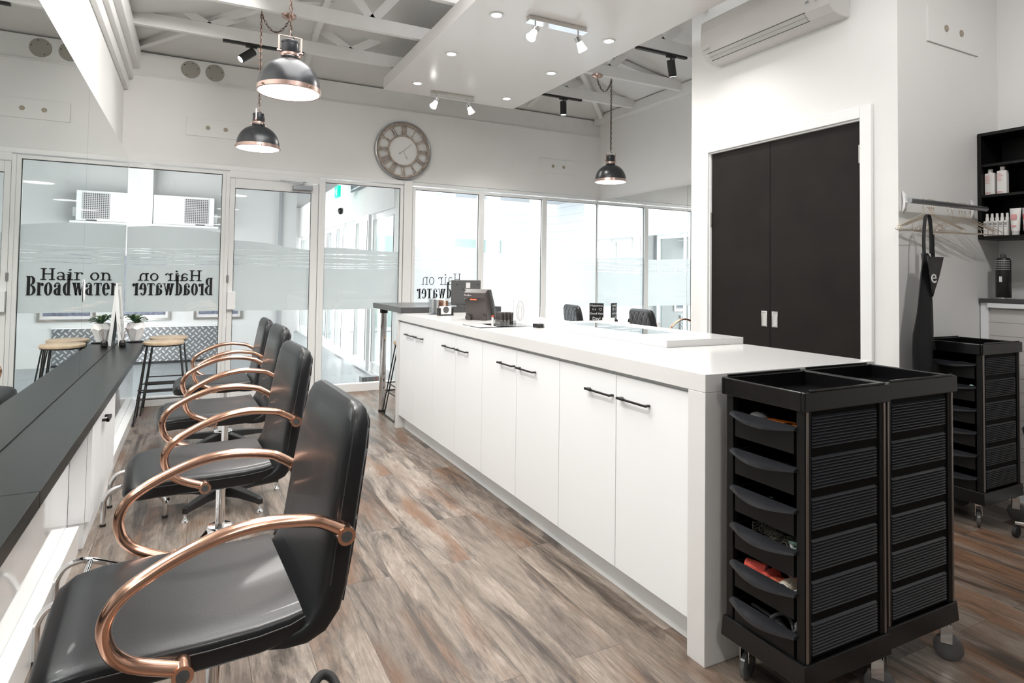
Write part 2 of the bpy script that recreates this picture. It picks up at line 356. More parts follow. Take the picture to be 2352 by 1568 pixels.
# ------------------------------------------------------------------ mesh helpers
class MB:
    def __init__(s): s.v = []; s.f = []; s.m = None
    def add(s, vs, fs):
        k = len(s.v); s.v += [tuple(v) for v in vs]; s.f += [tuple(i+k for i in f) for f in fs]; return s
    def box(s, x0, x1, y0, y1, z0, z1):
        return s.add([(x0,y0,z0),(x1,y0,z0),(x1,y1,z0),(x0,y1,z0),(x0,y0,z1),(x1,y0,z1),(x1,y1,z1),(x0,y1,z1)],
                     [(0,3,2,1),(4,5,6,7),(0,1,5,4),(1,2,6,5),(2,3,7,6),(3,0,4,7)])
    def obox(s, c, sx, sy, sz, rot=None):
        m = rot or Matrix.Identity(3); c = Vector(c); vs = []
        for dz in (-.5,.5):
            for dx, dy in ((-.5,-.5),(.5,-.5),(.5,.5),(-.5,.5)):
                vs.append(c + m @ Vector((dx*sx, dy*sy, dz*sz)))
        return s.add(vs, [(0,3,2,1),(4,5,6,7),(0,1,5,4),(1,2,6,5),(2,3,7,6),(3,0,4,7)])
    def frustum(s, x0,x1,y0,y1,z0, X0,X1,Y0,Y1,z1):
        return s.add([(x0,y0,z0),(x1,y0,z0),(x1,y1,z0),(x0,y1,z0),(X0,Y0,z1),(X1,Y0,z1),(X1,Y1,z1),(X0,Y1,z1)],
                     [(0,3,2,1),(4,5,6,7),(0,1,5,4),(1,2,6,5),(2,3,7,6),(3,0,4,7)])
    def prism(s, poly, axis, a, b):
        # poly: 2D points; axis 0: (y,z), 1: (x,z), 2: (x,y)
        def P(p, t):
            return (t,p[0],p[1]) if axis == 0 else ((p[0],t,p[1]) if axis == 1 else (p[0],p[1],t))
        n = len(poly); vs = [P(p,a) for p in poly]+[P(p,b) for p in poly]
        return s.add(vs, [tuple(range(n)), tuple(range(2*n-1, n-1, -1))]+[(i,(i+1)%n,(i+1)%n+n,i+n) for i in range(n)])
    def tube(s, pts, r, n=10, closed=False, cap=True, rx=None):
        # r: radius; rx: optional second radius along the 'side' axis (flattened section)
        P = [Vector(p) for p in pts]; k = len(P); rs = r if isinstance(r, (list, tuple)) else [r]*k
        T = []
        for i in range(k):
            a = P[i-1] if (i or closed) else P[i]; b = P[(i+1)%k] if (i < k-1 or closed) else P[i]
            t = (b-a); T.append(t.normalized() if t.length > 1e-9 else Vector((0,0,1)))
        up = Vector((0,1,0)) if abs(T[0].y) < .9 else Vector((1,0,0))
        nrm = (up - T[0]*up.dot(T[0])).normalized(); vs = []
        for i in range(k):
            nrm = (nrm - T[i]*nrm.dot(T[i])); nrm = nrm.normalized() if nrm.length > 1e-6 else T[i].orthogonal().normalized()
            bn = T[i].cross(nrm)
            for j in range(n):
                a = 2*PI*j/n; ra = (rx if rx else rs[i])
                vs.append(P[i] + nrm*math.cos(a)*ra + bn*math.sin(a)*rs[i])
        fs = []
        for i in range(k if closed else k-1):
            for j in range(n):
                a, b = i*n+j, i*n+(j+1)%n; c, d = ((i+1)%k)*n+(j+1)%n, ((i+1)%k)*n+j
                fs.append((a,b,c,d))
        if cap and not closed: fs += [tuple(range(n-1,-1,-1)), tuple(range((k-1)*n, k*n))]
        return s.add(vs, fs)
    def cyl(s, a, b, r, n=20, r2=None): return s.tube([a, b], [r, r if r2 is None else r2], n)
    def lathe(s, prof, c=(0,0,0), n=32, axis=2, caps=True, M3=None):
        # prof: (radius, height) list around an axis through c
        vs = []; c = Vector(c)
        for (r, h) in prof:
            for j in range(n):
                a = 2*PI*j/n; x, y = r*math.cos(a), r*math.sin(a)
                p = Vector((x,y,h)) if axis == 2 else (Vector((x,h,y)) if axis == 1 else Vector((h,x,y)))
                if M3: p = M3 @ p
                vs.append(c+p)
        fs = []
        for i in range(len(prof)-1):
            for j in range(n): fs.append((i*n+j, i*n+(j+1)%n, (i+1)*n+(j+1)%n, (i+1)*n+j))
        if caps: fs += [tuple(range(n-1,-1,-1)), tuple(range((len(prof)-1)*n, len(prof)*n))]
        return s.add(vs, fs)
    def sphere(s, c, r, n=16, sz=1, sx=1, sy=1):
        prof = []; vs = []
        R = n//2
        for i in range(R+1):
            t = PI*i/R
            for j in range(n):
                a = 2*PI*j/n
                vs.append((c[0]+sx*r*math.sin(t)*math.cos(a), c[1]+sy*r*math.sin(t)*math.sin(a), c[2]+sz*r*math.cos(t)))
        fs = [(i*n+j, (i+1)*n+j, (i+1)*n+(j+1)%n, i*n+(j+1)%n) for i in range(R) for j in range(n)]
        return s.add(vs, fs)
    def loft(s, path, halfw, thick, rnd=.4, n=32, axis_y=True):
        # cushion along a path in the XZ plane; width along Y; super-ellipse section; path: (x,z) list, halfw/thick lists
        P = [Vector((p[0],0,p[1])) for p in path]; k = len(P); vs = []
        for i in range(k):
            t = (P[min(i+1,k-1)]-P[max(i-1,0)]).normalized(); nn = Vector((-t.z,0,t.x))
            for j in range(n):
                a = 2*PI*j/n; c, sn = math.cos(a), math.sin(a)
                ey = math.copysign(abs(c)**rnd, c); ez = math.copysign(abs(sn)**rnd, sn)
                vs.append(P[i] + Vector((0,1,0))*ey*halfw[i] + nn*ez*thick[i]/2)
        fs = []
        for i in range(k-1):
            for j in range(n): fs.append((i*n+j, i*n+(j+1)%n, (i+1)*n+(j+1)%n, (i+1)*n+j))
        fs += [tuple(range(n-1,-1,-1)), tuple(range((k-1)*n, k*n))]
        return s.add(vs, fs)
    def polys(s, plist, y0, y1, flip=False, ox=0, oz=0, sc=1, sx=None):
        # list of 2D polygons -> thin solid letters in the XZ plane
        sx = sx or sc
        for p in plist:
            pts = [(ox+(-1 if flip else 1)*q[0]*sx, oz+q[1]*sc) for q in p]
            s.prism(pts, 1, y0, y1)
        return s
    def build(s, name, m, parent=None, smooth=False, bevel=0, seg=2, xf=None, autosm=True):
        me = bpy.data.meshes.new(name)
        vs = s.v if xf is None else [tuple(xf @ Vector(v)) for v in s.v]
        me.from_pydata(vs, [], s.f); me.validate(); 
        import bmesh
        bm = bmesh.new(); bm.from_mesh(me); bmesh.ops.recalc_face_normals(bm, faces=bm.faces); bm.to_mesh(me); bm.free()
        me.materials.append(M[m] if isinstance(m, str) else m)
        o = bpy.data.objects.new(name, me); COL.objects.link(o)
        if parent: o.parent = parent
        if smooth:
            for p in me.polygons: p.use_smooth = True
            if autosm:
                try: me.set_sharp_from_angle(angle=math.radians(42))
                except Exception: pass
        if bevel:
            b = o.modifiers.new('bevel', 'BEVEL'); b.width = bevel; b.segments = seg; b.limit_method = 'ANGLE'; b.angle_limit = math.radians(50); b.harden_normals = False
        return o

def tag(o, label=None, cat=None, group=None, kind=None):
    if label: o['label'] = label
    if cat: o['category'] = cat
    if group: o['group'] = group
    if kind: o['kind'] = kind
    return o
def thing(name, label, cat, loc=(0,0,0), rz=0, group=None):
    o = bpy.data.objects.new(name, None); COL.objects.link(o); o.location = loc; o.rotation_euler = (0,0,rz); o.empty_display_size = .1
    return tag(o, label, cat, group)
def struct(o, label=None, cat=None): return tag(o, label, cat, None, 'structure')
def dup(root, loc=None, rz=None, label=None, group=None):
    r = root.copy(); COL.objects.link(r)
    if loc is not None: r.location = loc
    if rz is not None: r.rotation_euler = (r.rotation_euler[0], r.rotation_euler[1], rz)
    if label: r['label'] = label
    if group: r['group'] = group
    for ch in list(root.children):
        c = ch.copy(); COL.objects.link(c); c.parent = r
        for g in list(ch.children):
            d = g.copy(); COL.objects.link(d); d.parent = c
    return r
def smoothpath(pts, n=6, closed=False):
    # Catmull-Rom through points
    P = [Vector(p) for p in pts]; out = []; k = len(P)
    for i in range(k if closed else k-1):
        p0 = P[(i-1)%k] if (closed or i) else P[0]; p1 = P[i]; p2 = P[(i+1)%k]; p3 = P[(i+2)%k] if (closed or i < k-2) else P[-1]
        for j in range(n):
            t = j/n
            out.append(.5*((2*p1)+(p2-p0)*t+(2*p0-5*p1+4*p2-p3)*t*t+(3*p1-p0-3*p2+p3)*t**3))
    if not closed: out.append(P[-1])
    return out
def text(txt, size, m, parent, mat4, extrude=.0006, align='CENTER', name='lettering'):
    c = bpy.data.curves.new('t', 'FONT'); c.body = txt; c.size = size; c.extrude = extrude; c.align_x = align; c.align_y = 'CENTER'; c.resolution_u = 2
    o = bpy.data.objects.new('t', c); COL.objects.link(o)
    bpy.context.view_layer.update()
    me = bpy.data.meshes.new_from_object(o.evaluated_get(bpy.context.evaluated_depsgraph_get()))
    me.materials.clear(); me.materials.append(M[m]); me.transform(mat4)
    bpy.data.objects.remove(o)
    t = bpy.data.objects.new(name, me); COL.objects.link(t)
    if parent: t.parent = parent
    return t
def facing(loc, d):
    # matrix laying text (XY plane, +Z normal) so that it faces direction d ('-x','-y','+x') at loc
    if d == '-y': m = Matrix(((1,0,0),(0,0,-1),(0,1,0)))
    elif d == '-x': m = Matrix(((0,0,-1),(-1,0,0),(0,1,0)))
    elif d == '+x': m = Matrix(((0,0,1),(1,0,0),(0,1,0)))
    else: m = Matrix(((-1,0,0),(0,0,1),(0,1,0)))
    return Matrix.Translation(loc) @ m.to_4x4()

# ------------------------------------------------------------------ room shell
XL, YB, XR = -.60, 6.40, 4.49
RY = -2.6
def quad(name, pts, m, parent=None): return MB().add(pts, [tuple(range(len(pts)))]).build(name, m, parent)
struct(MB().box(-.75, 4.8, RY, 6.44, -.08, 0).build('floor', 'floor'), 'wood plank floor of the salon, grey and brown boards', 'floor')
struct(MB().box(-.75, XL, RY, 6.5, 0, 3.6).build('wall_left', 'wall'))
# back wall above the glazing, lintel band with a small set-back
b = MB().box(XL, 4.62, YB, YB+.14, 2.20, 2.955)
struct(b.build('wall_back', 'wall'))
struct(MB().box(XL+.06, 4.62, YB+.012, YB+.14, 2.957, 3.16).build('trim_1', 'beam'))
struct(MB().box(XL, 4.5, YB-.008, YB+.02, 2.945, 2.957).build('trim_2', 'beam'))
# right wall behind the second mirror
struct(MB().box(4.50, 4.64, 3.45, YB+.1, 0, 3.2).build('wall_right', 'wall'))
# closet block with the dark doors; its camera side wall runs on behind the coat rail
WX, WY0, WY1 = 3.25, 1.944, 3.455
b = MB()
b.box(WX, WX+.14, WY0, 2.14, 0, 3.6); b.box(WX, WX+.14, 3.27, WY1, 0, 3.6); b.box(WX, WX+.14, 2.14, 3.27, 2.095, 3.6)
struct(b.build('wall_closet', 'wall'))
struct(MB().box(WX+.14, 4.64, WY0, WY0+.14, 0, 3.6).build('wall_nook', 'wall'))
struct(MB().box(WX+.14, 4.50, WY1-.14, WY1, 0, 3.6).build('wall_closet_back', 'wall'))
struct(MB().box(4.235, 4.37, RY, WY0, 0, 3.6).build('wall_kitchenette', 'wall'))
# rear wall of the salon, behind the camera
M['wallfront'] = mat('grey_rear_paint', (.30,.30,.29), .6)
b = MB(); b.box(-.75, 4.4, RY-.1, RY, 0, 3.6)
struct(b.build('wall_front', 'wallfront'))
# ceiling: hipped, open to the trusses
zc, sl = 3.16, .21
zt = zc+sl*2.5
yb_, xl_, xr_ = 6.52, -.72, 4.66
c = MB()
c.add([(xl_,yb_,zc),(xr_,yb_,zc),(xr_-2.5,yb_-2.5,zt),(xl_+2.5,yb_-2.5,zt)], [(0,1,2,3)])
c.add([(xl_,yb_,zc),(xl_+2.5,yb_-2.5,zt),(xl_+2.5,RY-.1,zt),(xl_,RY-.1,zc)], [(0,1,2,3)])
c.add([(xr_,yb_,zc),(xr_-2.5,yb_-2.5,zt),(xr_-2.5,RY-.1,zt),(xr_,RY-.1,zc)], [(0,1,2,3)])
struct(c.build('ceiling', 'ceil'), 'grey hipped ceiling above the white trusses', 'ceiling')
# hip rafters and cover strips
def bar(mb, a, b_, w, h):
    a, b_ = Vector(a), Vector(b_); t = (b_-a); L = t.length; t.normalize()
    s = Vector((0,0,1)).cross(t); s = s.normalized() if s.length > 1e-6 else Vector((1,0,0)); u = t.cross(s)
    R = Matrix((t, s, u)).transposed(); mb.obox((a+b_)/2, L, w, h, R); return mb
hp = MB(); bar(hp, (-.55,6.35,3.19), (1.78,4.02,3.66), .05, .10); struct(hp.build('trim_3', 'beam'))
hp = MB(); bar(hp, (4.46,6.30,3.19), (2.16,4.02,3.66), .05, .10); struct(hp.build('trim_4', 'beam'))
# trusses across the room
for i, y in enumerate((5.6, 4.83, 4.06, 3.29, 2.52, 1.75)):
    t = tag(bpy.data.objects.new('ceiling_truss', None), None); COL.objects.link(t)
    t.location = (2, y+.02, 3.13); struct(t, None, None)
    x0, x1 = -2.55, 2.52
    if y < WY1: x1 = 1.24
    MB().box(x0, x1, -.022, .022, 0, .105).build('bottom_chord', 'beam', t, bevel=.002)
    wb = MB()
    top = .30 if y > 5 else .46
    for k in range(4):
        xa = -1.95+k*1.15
        if xa+.28 > x1: break
        xe = min(1, (min(abs(xa-.28+2.6), abs(2.6-(xa+.28))))/2.3)
        h = max(.12, min(top, .05+.21*min(2.5, min(xa+2.75, 2.75-xa, 6.5-y)) ))
        bar(wb, (xa,0,.08), (xa-.26,0,h), .03, .07); bar(wb, (xa,0,.08), (xa+.26,0,h), .03, .07)
    wb.build('web', 'beam', t)
# purlins following the hip slopes
for i, (a, b_) in enumerate((((.9,6.3,3.19),(.9,4.1,3.62)), ((2.3,6.3,3.19),(2.3,4.1,3.62)), ((3.4,6.3,3.19),(3.4,5.1,3.42)), ((-.55,5.2,3.18),(1.7,5.2,3.60)), ((4.46,4.9,3.18),(2.3,4.9,3.58)))):
    struct(bar(MB(), a, b_, .045, .05).build('trim_%d' % (5+i), 'beam'))
# stepped cornice boxing on the left wall
struct(MB().box(XL, XL+.035, RY, 6.38, 2.80, 3.16).box(XL, XL+.07, RY, 6.38, 2.90, 3.16).build('trim_10', 'beam', bevel=.004))
struct(MB().box(XL, XL+.12, RY, 6.36, 2.985, 3.17).build('trim_11', 'beam', bevel=.006))
v = thing('wall_vent', 'white slotted wall vent high on the left under the trusses', 'vent', (XL+.13, 4.75, 3.21))
MB().box(-.01, .004, -.16, .16, -.05, .11).build('frame', 'beam', v)
sb = MB()
for k in range(6): sb.box(.004, .010, -.14, .14, -.035+k*.022, -.027+k*.022)
sb.build('louvre', 'mgrey', v)

# corner shadow board on right wall top
struct(MB().box(4.40, 4.50, 3.46, 6.39, 3.10, 3.2).build('trim_12', 'beam'))

# suspended ceiling raft with downlights
raft = struct(MB().box(1.575, 2.99, 2.2, 5.86, 2.985, 3.10).build('ceiling_raft', 'raft', bevel=.003), None, None)
dl = None
dls = [(1.79,3.78),(1.795,4.63),(1.80,5.50),(2.735,3.79),(2.735,4.64),(2.745,5.53),(1.79,2.93),(2.735,2.93)]
dll = ['second row left of the raft','in the third row on the left','in the far left corner of the raft','second row right of the raft, by the raft edge','in the third row on the right','in the far right corner of the raft','in the near left row','in the near right row']
for i, (x, y) in enumerate(dls):
    if dl is None:
        dl = thing('downlight', 'round recessed downlight, '+dll[i], 'downlight', (x,y,2.985), 0, 'downlights in the ceiling raft')
        MB().lathe([(.036,-.001),(.052,-.001),(.052,-.006),(.044,-.009),(.036,-.006)], n=28, caps=False).build('trim_ring', 'white', dl, True)
        MB().lathe([(.036,-.004),(.02,-.004)], n=24).build('lens', 'lamp', dl)
    else: dup(dl, (x,y,2.985), label='round recessed downlight, '+dll[i])
    spot('downlight_beam', (x,y,2.965), (x,y,0), 29, 120, .9, .05)

# ------------------------------------------------------------------ glazing along the back wall
zg = 2.145
gl = [  # x0, x1, is_door
    ('window_1', -.545, .24), ('door_1', .24, 1.115), ('window_2', 1.115, 1.955), ('window_3', 2.06, 2.87), ('window_4', 2.87, 3.69), ('window_5', 3.69, 4.49)]
struct(MB().box(1.962, 2.054, YB-.03, YB+.09, 0, 2.20).build('trim_13', 'alu', bevel=.002))
struct(MB().box(XL, 1.96, YB-.028, YB+.05, zg+.012, 2.2).build('trim_14', 'alu', bevel=.002))
struct(MB().box(2.056, 4.49, YB-.02, YB+.05, zg+.012, 2.19).build('trim_15', 'alu', bevel=.002))
def filmpoly(x0, x1, kind):
    n = 14; top = []
    for i in range(n+1):
        t = i/n; x = x0+(x1-x0)*t
        if kind == 'hump': z = 1.575+.03*math.sin(PI*(t*.9+.15))
        elif kind == 'door': z = 1.50-.06*t+.01*math.sin(5*t)
        elif kind == 'r1': z = 1.515+.008*math.sin(4*t)
        else: z = 1.45+.012*math.sin(4*t+1)
        top.append((x, z))
    return [(x0,.835),(x1,.835)]+top[::-1]
kinds = {'window_1':'hump','door_1':'door','window_2':'r','window_3':'r1','window_4':'r','window_5':'r'}
wins = {}
for (nm, x0, x1) in gl:
    fr = MB(); side = .032
    b0 = .08
    if nm == 'door_1':
        # outer jambs and the leaf
        fr.box(x0, x0+.03, YB-.03, YB+.05, 0, zg); fr.box(x1-.03, x1, YB-.03, YB+.05, 0, zg); fr.box(x0+.03, x1-.03, YB-.03, YB+.05, 2.092, zg+.012)
        o = fr.build(nm, 'alu', bevel=.002); struct(o)
        lf = MB(); a, c = x0+.034, x1-.034
        lf.box(a, a+.045, YB-.02, YB+.025, .01, 2.085); lf.box(c-.068, c, YB-.02, YB+.025, .01, 2.085)
        lf.box(a+.045, c-.068, YB-.02, YB+.025, 1.995, 2.085); lf.box(a+.045, c-.068, YB-.02, YB+.025, .01, .28)
        lf.build('door_leaf', 'alu', o, bevel=.003)
        gx0, gx1, gz0, gz1 = a+.045, c-.068, .28, 1.995
    else:
        if nm != 'window_1': fr.box(x0, x0+side, YB-.025, YB+.05, 0, zg)
        fr.box(x1-side, x1, YB-.025, YB+.05, 0, zg)
        xs_ = x0+side if nm != 'window_1' else x0; fr.box(xs_, x1-side, YB-.025, YB+.05, zg-.03, zg); fr.box(xs_, x1-side, YB-.025, YB+.05, 0, b0)
        o = fr.build(nm, 'alu', bevel=.002); struct(o)
        gx0, gx1, gz0, gz1 = (x0+side if nm != 'window_1' else x0), x1-side, b0, zg-.03
    MB().box(gx0-.002, gx1+.002, YB+.002, YB+.008, gz0-.002, gz1+.002).build('glass_pane', 'glass', o)
    gk = MB()
    if nm != 'window_1': gk.box(gx0, gx0+.005, YB-.004, YB+.001, gz0, gz1)
    gk.box(gx1-.005, gx1, YB-.004, YB+.001, gz0, gz1); gk.box(gx0, gx1, YB-.004, YB+.001, gz1-.005, gz1)
    gk.build('gasket', 'gasket', o)
    MB().prism(filmpoly(gx0+.004, gx1-.004, kinds[nm]), 1, YB+.0095, YB+.0105).build('privacy_film', 'film', o)
    wins[nm] = o
door = wins['door_1']
MB().box(.275, .345, YB-.062, YB-.022, .85, 1.02).build('push_plate', 'white', door, bevel=.004)
MB().box(.262, .282, YB-.035, YB-.028, 1.10, 1.17).build('lock_plate', 'greymetal', door)
dc = thing('door_closer', 'grey metal door closer at the top of the glass door', 'door closer', (.93, YB-.03, 2.035))
MB().box(-.10, .085, -.05, .008, -.022, .022).build('closer_body', 'steelgrey', dc, bevel=.003)
a = MB(); a.cyl((.0,-.03,.02), (0,-.03,.055), .008); bar(a, (0,-.03,.052), (-.22,-.02,.062), .018, .006); bar(a, (-.01,-.03,.058), (.03,-.0,.06), .016, .005); a.build('closer_arm', 'steelgrey', dc)
# narrow column of white lining between the glass wall and the left mirror
# ------------------------------------------------------------------ vinyl lettering
def rect(x0,y0,x1,y1): return [(x0,y0),(x1,y0),(x1,y1),(x0,y1)]
def arc(cx,cy,rx,ry,wx,wy,a0,a1,n=14):
    out = []
    for i in range(n):
        t0 = math.radians(a0+(a1-a0)*i/n); t1 = math.radians(a0+(a1-a0)*(i+1)/n)
        out.append([(cx+rx*math.cos(t0),cy+ry*math.sin(t0)),(cx+rx*math.cos(t1),cy+ry*math.sin(t1)),(cx+(rx-wx)*math.cos(t1),cy+(ry-wy)*math.sin(t1)),(cx+(rx-wx)*math.cos(t0),cy+(ry-wy)*math.sin(t0))])
    return out
def dot(cx,cy,r,ry=None): 
    ry = ry or r
    return [[(cx+r*math.cos(2*PI*i/14), cy+ry*math.sin(2*PI*i/14)) for i in range(14)]]
def fat(ch):     # tall didone letters
    k = .03
    if ch == 'B': return .50, [rect(.05,0,.19,1),rect(0,0,.27,k),rect(0,1-k,.27,1)]+arc(.22,.765,.22,.235,.13,.035,-90,90)+arc(.22,.265,.26,.265,.14,.035,-90,90)
    if ch == 'r': return .36, [rect(.05,0,.18,.66),rect(0,0,.25,k),rect(0,.66-k,.12,.66)]+arc(.29,.53,.11,.13,.03,.05,90,180)+dot(.29,.56,.06,.08)
    if ch == 'o': return .44, arc(.20,.33,.20,.345,.13,.035,0,360,24)
    if ch == 'a': return .44, [rect(.22,.0,.35,.55),rect(.33,0,.42,k)]+arc(.19,.50,.16,.17,.03,.05,0,160)+dot(.08,.49,.055,.07)+arc(.22,.19,.21,.19,.13,.035,90,270)
    if ch == 'd': return .46, [rect(.24,0,.37,1.12),rect(.36,0,.43,k),rect(.17,1.12-k,.26,1.12)]+arc(.24,.33,.23,.345,.14,.035,90,270)
    if ch == 'w': return .66, [[(.03,.66),(.17,.66),(.27,0),(.17,0)],[(.17,0),(.22,0),(.34,.66),(.30,.66)],[(.25,.66),(.39,.66),(.49,0),(.39,0)],[(.39,0),(.44,0),(.60,.66),(.56,.66)],rect(-.01,.63,.22,.66),rect(.24,.63,.40,.66),rect(.50,.63,.66,.66)]
    if ch == 't': return .42, [rect(.13,0,.27,.66),rect(.06,0,.34,k),rect(0,.62,.40,.66),[(0,.66),(.03,.66),(.01,.50),(0,.50)],[(.40,.66),(.37,.66),(.39,.50),(.40,.50)]]
    if ch == 'e': return .42, arc(.20,.33,.20,.345,.13,.035,0,180,14)+arc(.20,.33,.20,.345,.13,.035,180,320,12)+[rect(.05,.33,.39,.36)]
def slab(ch, w=.05):
    if ch == 'H': return .86, [rect(.12,0,.12+w*1.5,1),rect(.60,0,.60+w*1.5,1),rect(.12,.48,.66,.48+w),rect(0,0,.32,w),rect(.48,0,.80,w),rect(0,1-w,.32,1),rect(.48,1-w,.80,1)]
    if ch == 'a': return .58, [rect(.36,0,.36+w*1.3,.52),rect(.36,0,.52,w)]+arc(.22,.50,.20,.20,w*1.3,w,0,160)+arc(.22,.18,.20,.19,w*1.3,w,20,340,20)
    if ch == 'i': return .36, [rect(.13,0,.13+w*1.3,.68),rect(0,0,.34,w),rect(.02,.68-w,.14,.68)]+dot(.16,.88,.07)
    if ch == 'r': return .54, [rect(.12,0,.12+w*1.3,.68),rect(0,0,.32,w),rect(0,.68-w,.14,.68)]+arc(.36,.48,.20,.20,w*1.3,w,50,180)+dot(.46,.56,.055)
    if ch == 'o': return .58, arc(.26,.34,.26,.35,w*1.4,w,0,360,24)
    if ch == 'n': return .70, [rect(.10,0,.10+w*1.3,.68),rect(.48,0,.48+w*1.3,.42),rect(0,0,.28,w),rect(.38,0,.66,w),rect(0,.68-w,.12,.68)]+arc(.32,.42,.225,.26,w*1.3,w,0,180)
    if ch == ' ': return .34, []
def word(s, fn, gap=.03):
    x = 0; out = []
    for ch in s:
        w, pl = fn(ch); out += [[(p[0]+x, p[1]) for p in poly] for poly in pl]; x += w+gap
    return out, x-gap
def salon_sign(parent, xr, x_l, z_b, hB, xh_r, xh_l, z_h, hH, bold=1.0):
    # lettering reads correctly from the street, so it runs right to left seen from inside
    w, W_ = word('Broadwater', fat); mb = MB(); mb.polys(w, YB+.011, YB+.0135, True, xr, z_b, hB, (xr-x_l)/W_)
    w, W_ = word('Hair on', lambda c: slab(c, .05*bold)); mb.polys(w, YB+.011, YB+.0135, True, xh_r, z_h, hH, (xh_r-xh_l)/W_)
    mb2 = MB()
    for i, (dx, dz_) in enumerate(((0,0),(.003,-.002)) if bold > 1 else ((0,0),)):
        mb2.add([(v[0]+dx, YB-.0002-.0002*i if v[1] < YB+.012 else YB+.0015, v[2]+dz_) for v in mb.v], mb.f)
    return mb2.build('sign_lettering', 'letter', parent)
salon_sign(wins['window_1'], .150, -.49, .985, .160, .055, -.452, 1.114, .098, 1.35)
salon_sign(wins['window_3'], 2.785, 2.128, .945, .158, 2.64, 2.18, 1.092, .125, .9)

# ------------------------------------------------------------------ mirrors
def mirror(name, label, x, y0, y1, z0, z1, face, m):
    t = thing(name, label, 'mirror', (x, (y0+y1)/2, z0)); e_ = .0035 if face > 0 else 0
    s = 1 if face > 0 else -1; d = (y1-y0)/2
    MB().box(min(0,s*.003), max(0,s*.003), -d, d, e_, z1-z0).build('mirror_glass', m, t)
    if e_: MB().box(0,.003,-d,d,.0,.0034).build('seal', 'black', t)
    MB().box(min(-s*.03,-s*.0002), max(-s*.03,-s*.0002), -d, d, 0, z1-z0).build('backing', 'trimw', t)
mirror('wall_mirror', 'far tall frameless mirror panel on the left wall, reflecting the glass shopfront', XL+.052, 4.093, 6.37, .609, 2.205, 1, 'mirror')
mirror('wall_mirror', 'near long frameless mirror panel on the left wall above the charcoal shelf', XL+.052, RY+.1, 4.09, .609, 2.205, 1, 'mirror')
mirror('wall_mirror', 'large mirror panel beside the right end of the windows, behind the quilted chairs', 4.462, 4.80, 6.365, .60, 2.15, -1, 'mirrorR')
mirror('wall_mirror', 'mirror panel next to the closet wall with a thin vertical joint', 4.462, 3.46, 4.797, .60, 2.15, -1, 'mirrorR')
stk = thing('oval_sticker', 'small white oval label on the left mirror beside the joint', 'sticker', (XL+.057, 4.13, 1.085))
MB().prism([(.03*math.cos(2*PI*i/24), .062*math.sin(2*PI*i/24)) for i in range(24)], 0, 0, .002).build('label_face', 'white', stk)

# ------------------------------------------------------------------ left styling shelf and wall lining
struct(MB().box(XL, -.456, RY, 6.375, .0, .555).build('wall_lining', 'gloss'))
struct(MB().box(-.456, -.408, RY, 3.20, 0, .115).build('baseboard_left', 'trimw', bevel=.003))
struct(MB().box(-.456, -.404, 4.13, 6.37, 0, .085).build('baseboard_left_far', 'trimw', bevel=.003))
for (y0, y1, lb) in ((RY+.1, 2.057, 'near length of narrow charcoal shelf under the left mirror'), (2.060, 6.12, 'long far length of narrow charcoal shelf under the left mirror, holding the pot plant')):
    o = MB().box(-.548, -.352, y0, y1, .562, .608).build('styling_shelf', 'worktop', bevel=.002); tag(o, lb, 'shelf', 'charcoal shelf lengths')
cb = thing('base_cabinet', 'low white cabinet under the charcoal shelf on the left', 'cabinet', (-.41, 3.24, 0))
MB().box(-.045, .015, 0, .87, .11, .555).build('body', 'laminate', cb, bevel=.001)
MB().box(-.045, .012, .006, .86, 0, .108).build('plinth', 'laminate', cb)
for k, (a, c) in enumerate(((.0,.085),(.088,.44),(.443,.87))):
    d = MB().box(.016, .034, a+.001, c-.001, .112, .552).build('door', 'laminate', cb, bevel=.001)
    if k == 1:
        h = MB().box(.035, .062, .30, .312, .478, .49).box(.035, .062, .402, .414, .478, .49).box(.052, .064, .30, .414, .474, .49); h.build('handle', 'blackmetal', d, bevel=.001)

# picture frame standing on the shelf, pot plant and reed vase
pf = thing('standing_frame', 'white wooden frame leaning like an easel on the end of the charcoal shelf', 'picture frame', (-.462, 5.30, .609), math.radians(0))
def leanframe(ang, w, h, t, dy):
    R = Matrix.Rotation(ang, 4, 'X'); mb = MB()
    for (x0,x1,z0,z1) in ((-w/2,-w/2+t,0,h),(w/2-t,w/2,0,h),(-w/2+t,w/2-t,0,t),(-w/2+t,w/2-t,h-t,h)): mb.box(x0,x1,-.008,.008,z0,z1)
    return mb, Matrix.Translation((0,dy,0)) @ R
ax, bx_ = -.497, -.540      # foot and head of the lean
ang = math.atan2(ax-bx_, .495)
R = Matrix.Rotation(-ang, 4, 'Y')
Tm = Matrix.Translation((.0,0,0)) @ R
pf.location = (-.497, 5.90, .609)
mb = MB()
for (y0,y1,z0,z1) in ((-.14,-.118,0,.495),(.118,.14,0,.495),(-.118,.118,0,.022),(-.118,.118,.473,.495)): mb.box(-.024,.0,y0,y1,z0,z1)
mb.build('frame', 'trimw', pf, xf=Tm, bevel=.001)
MB().box(-.020,-.014,-.12,.12,.02,.475).build('panel', 'black', pf, xf=Tm)
MB().box(-.012,-.010,-.119,.119,.021,.474).build('glass_front', 'acrylic', pf, xf=Tm)

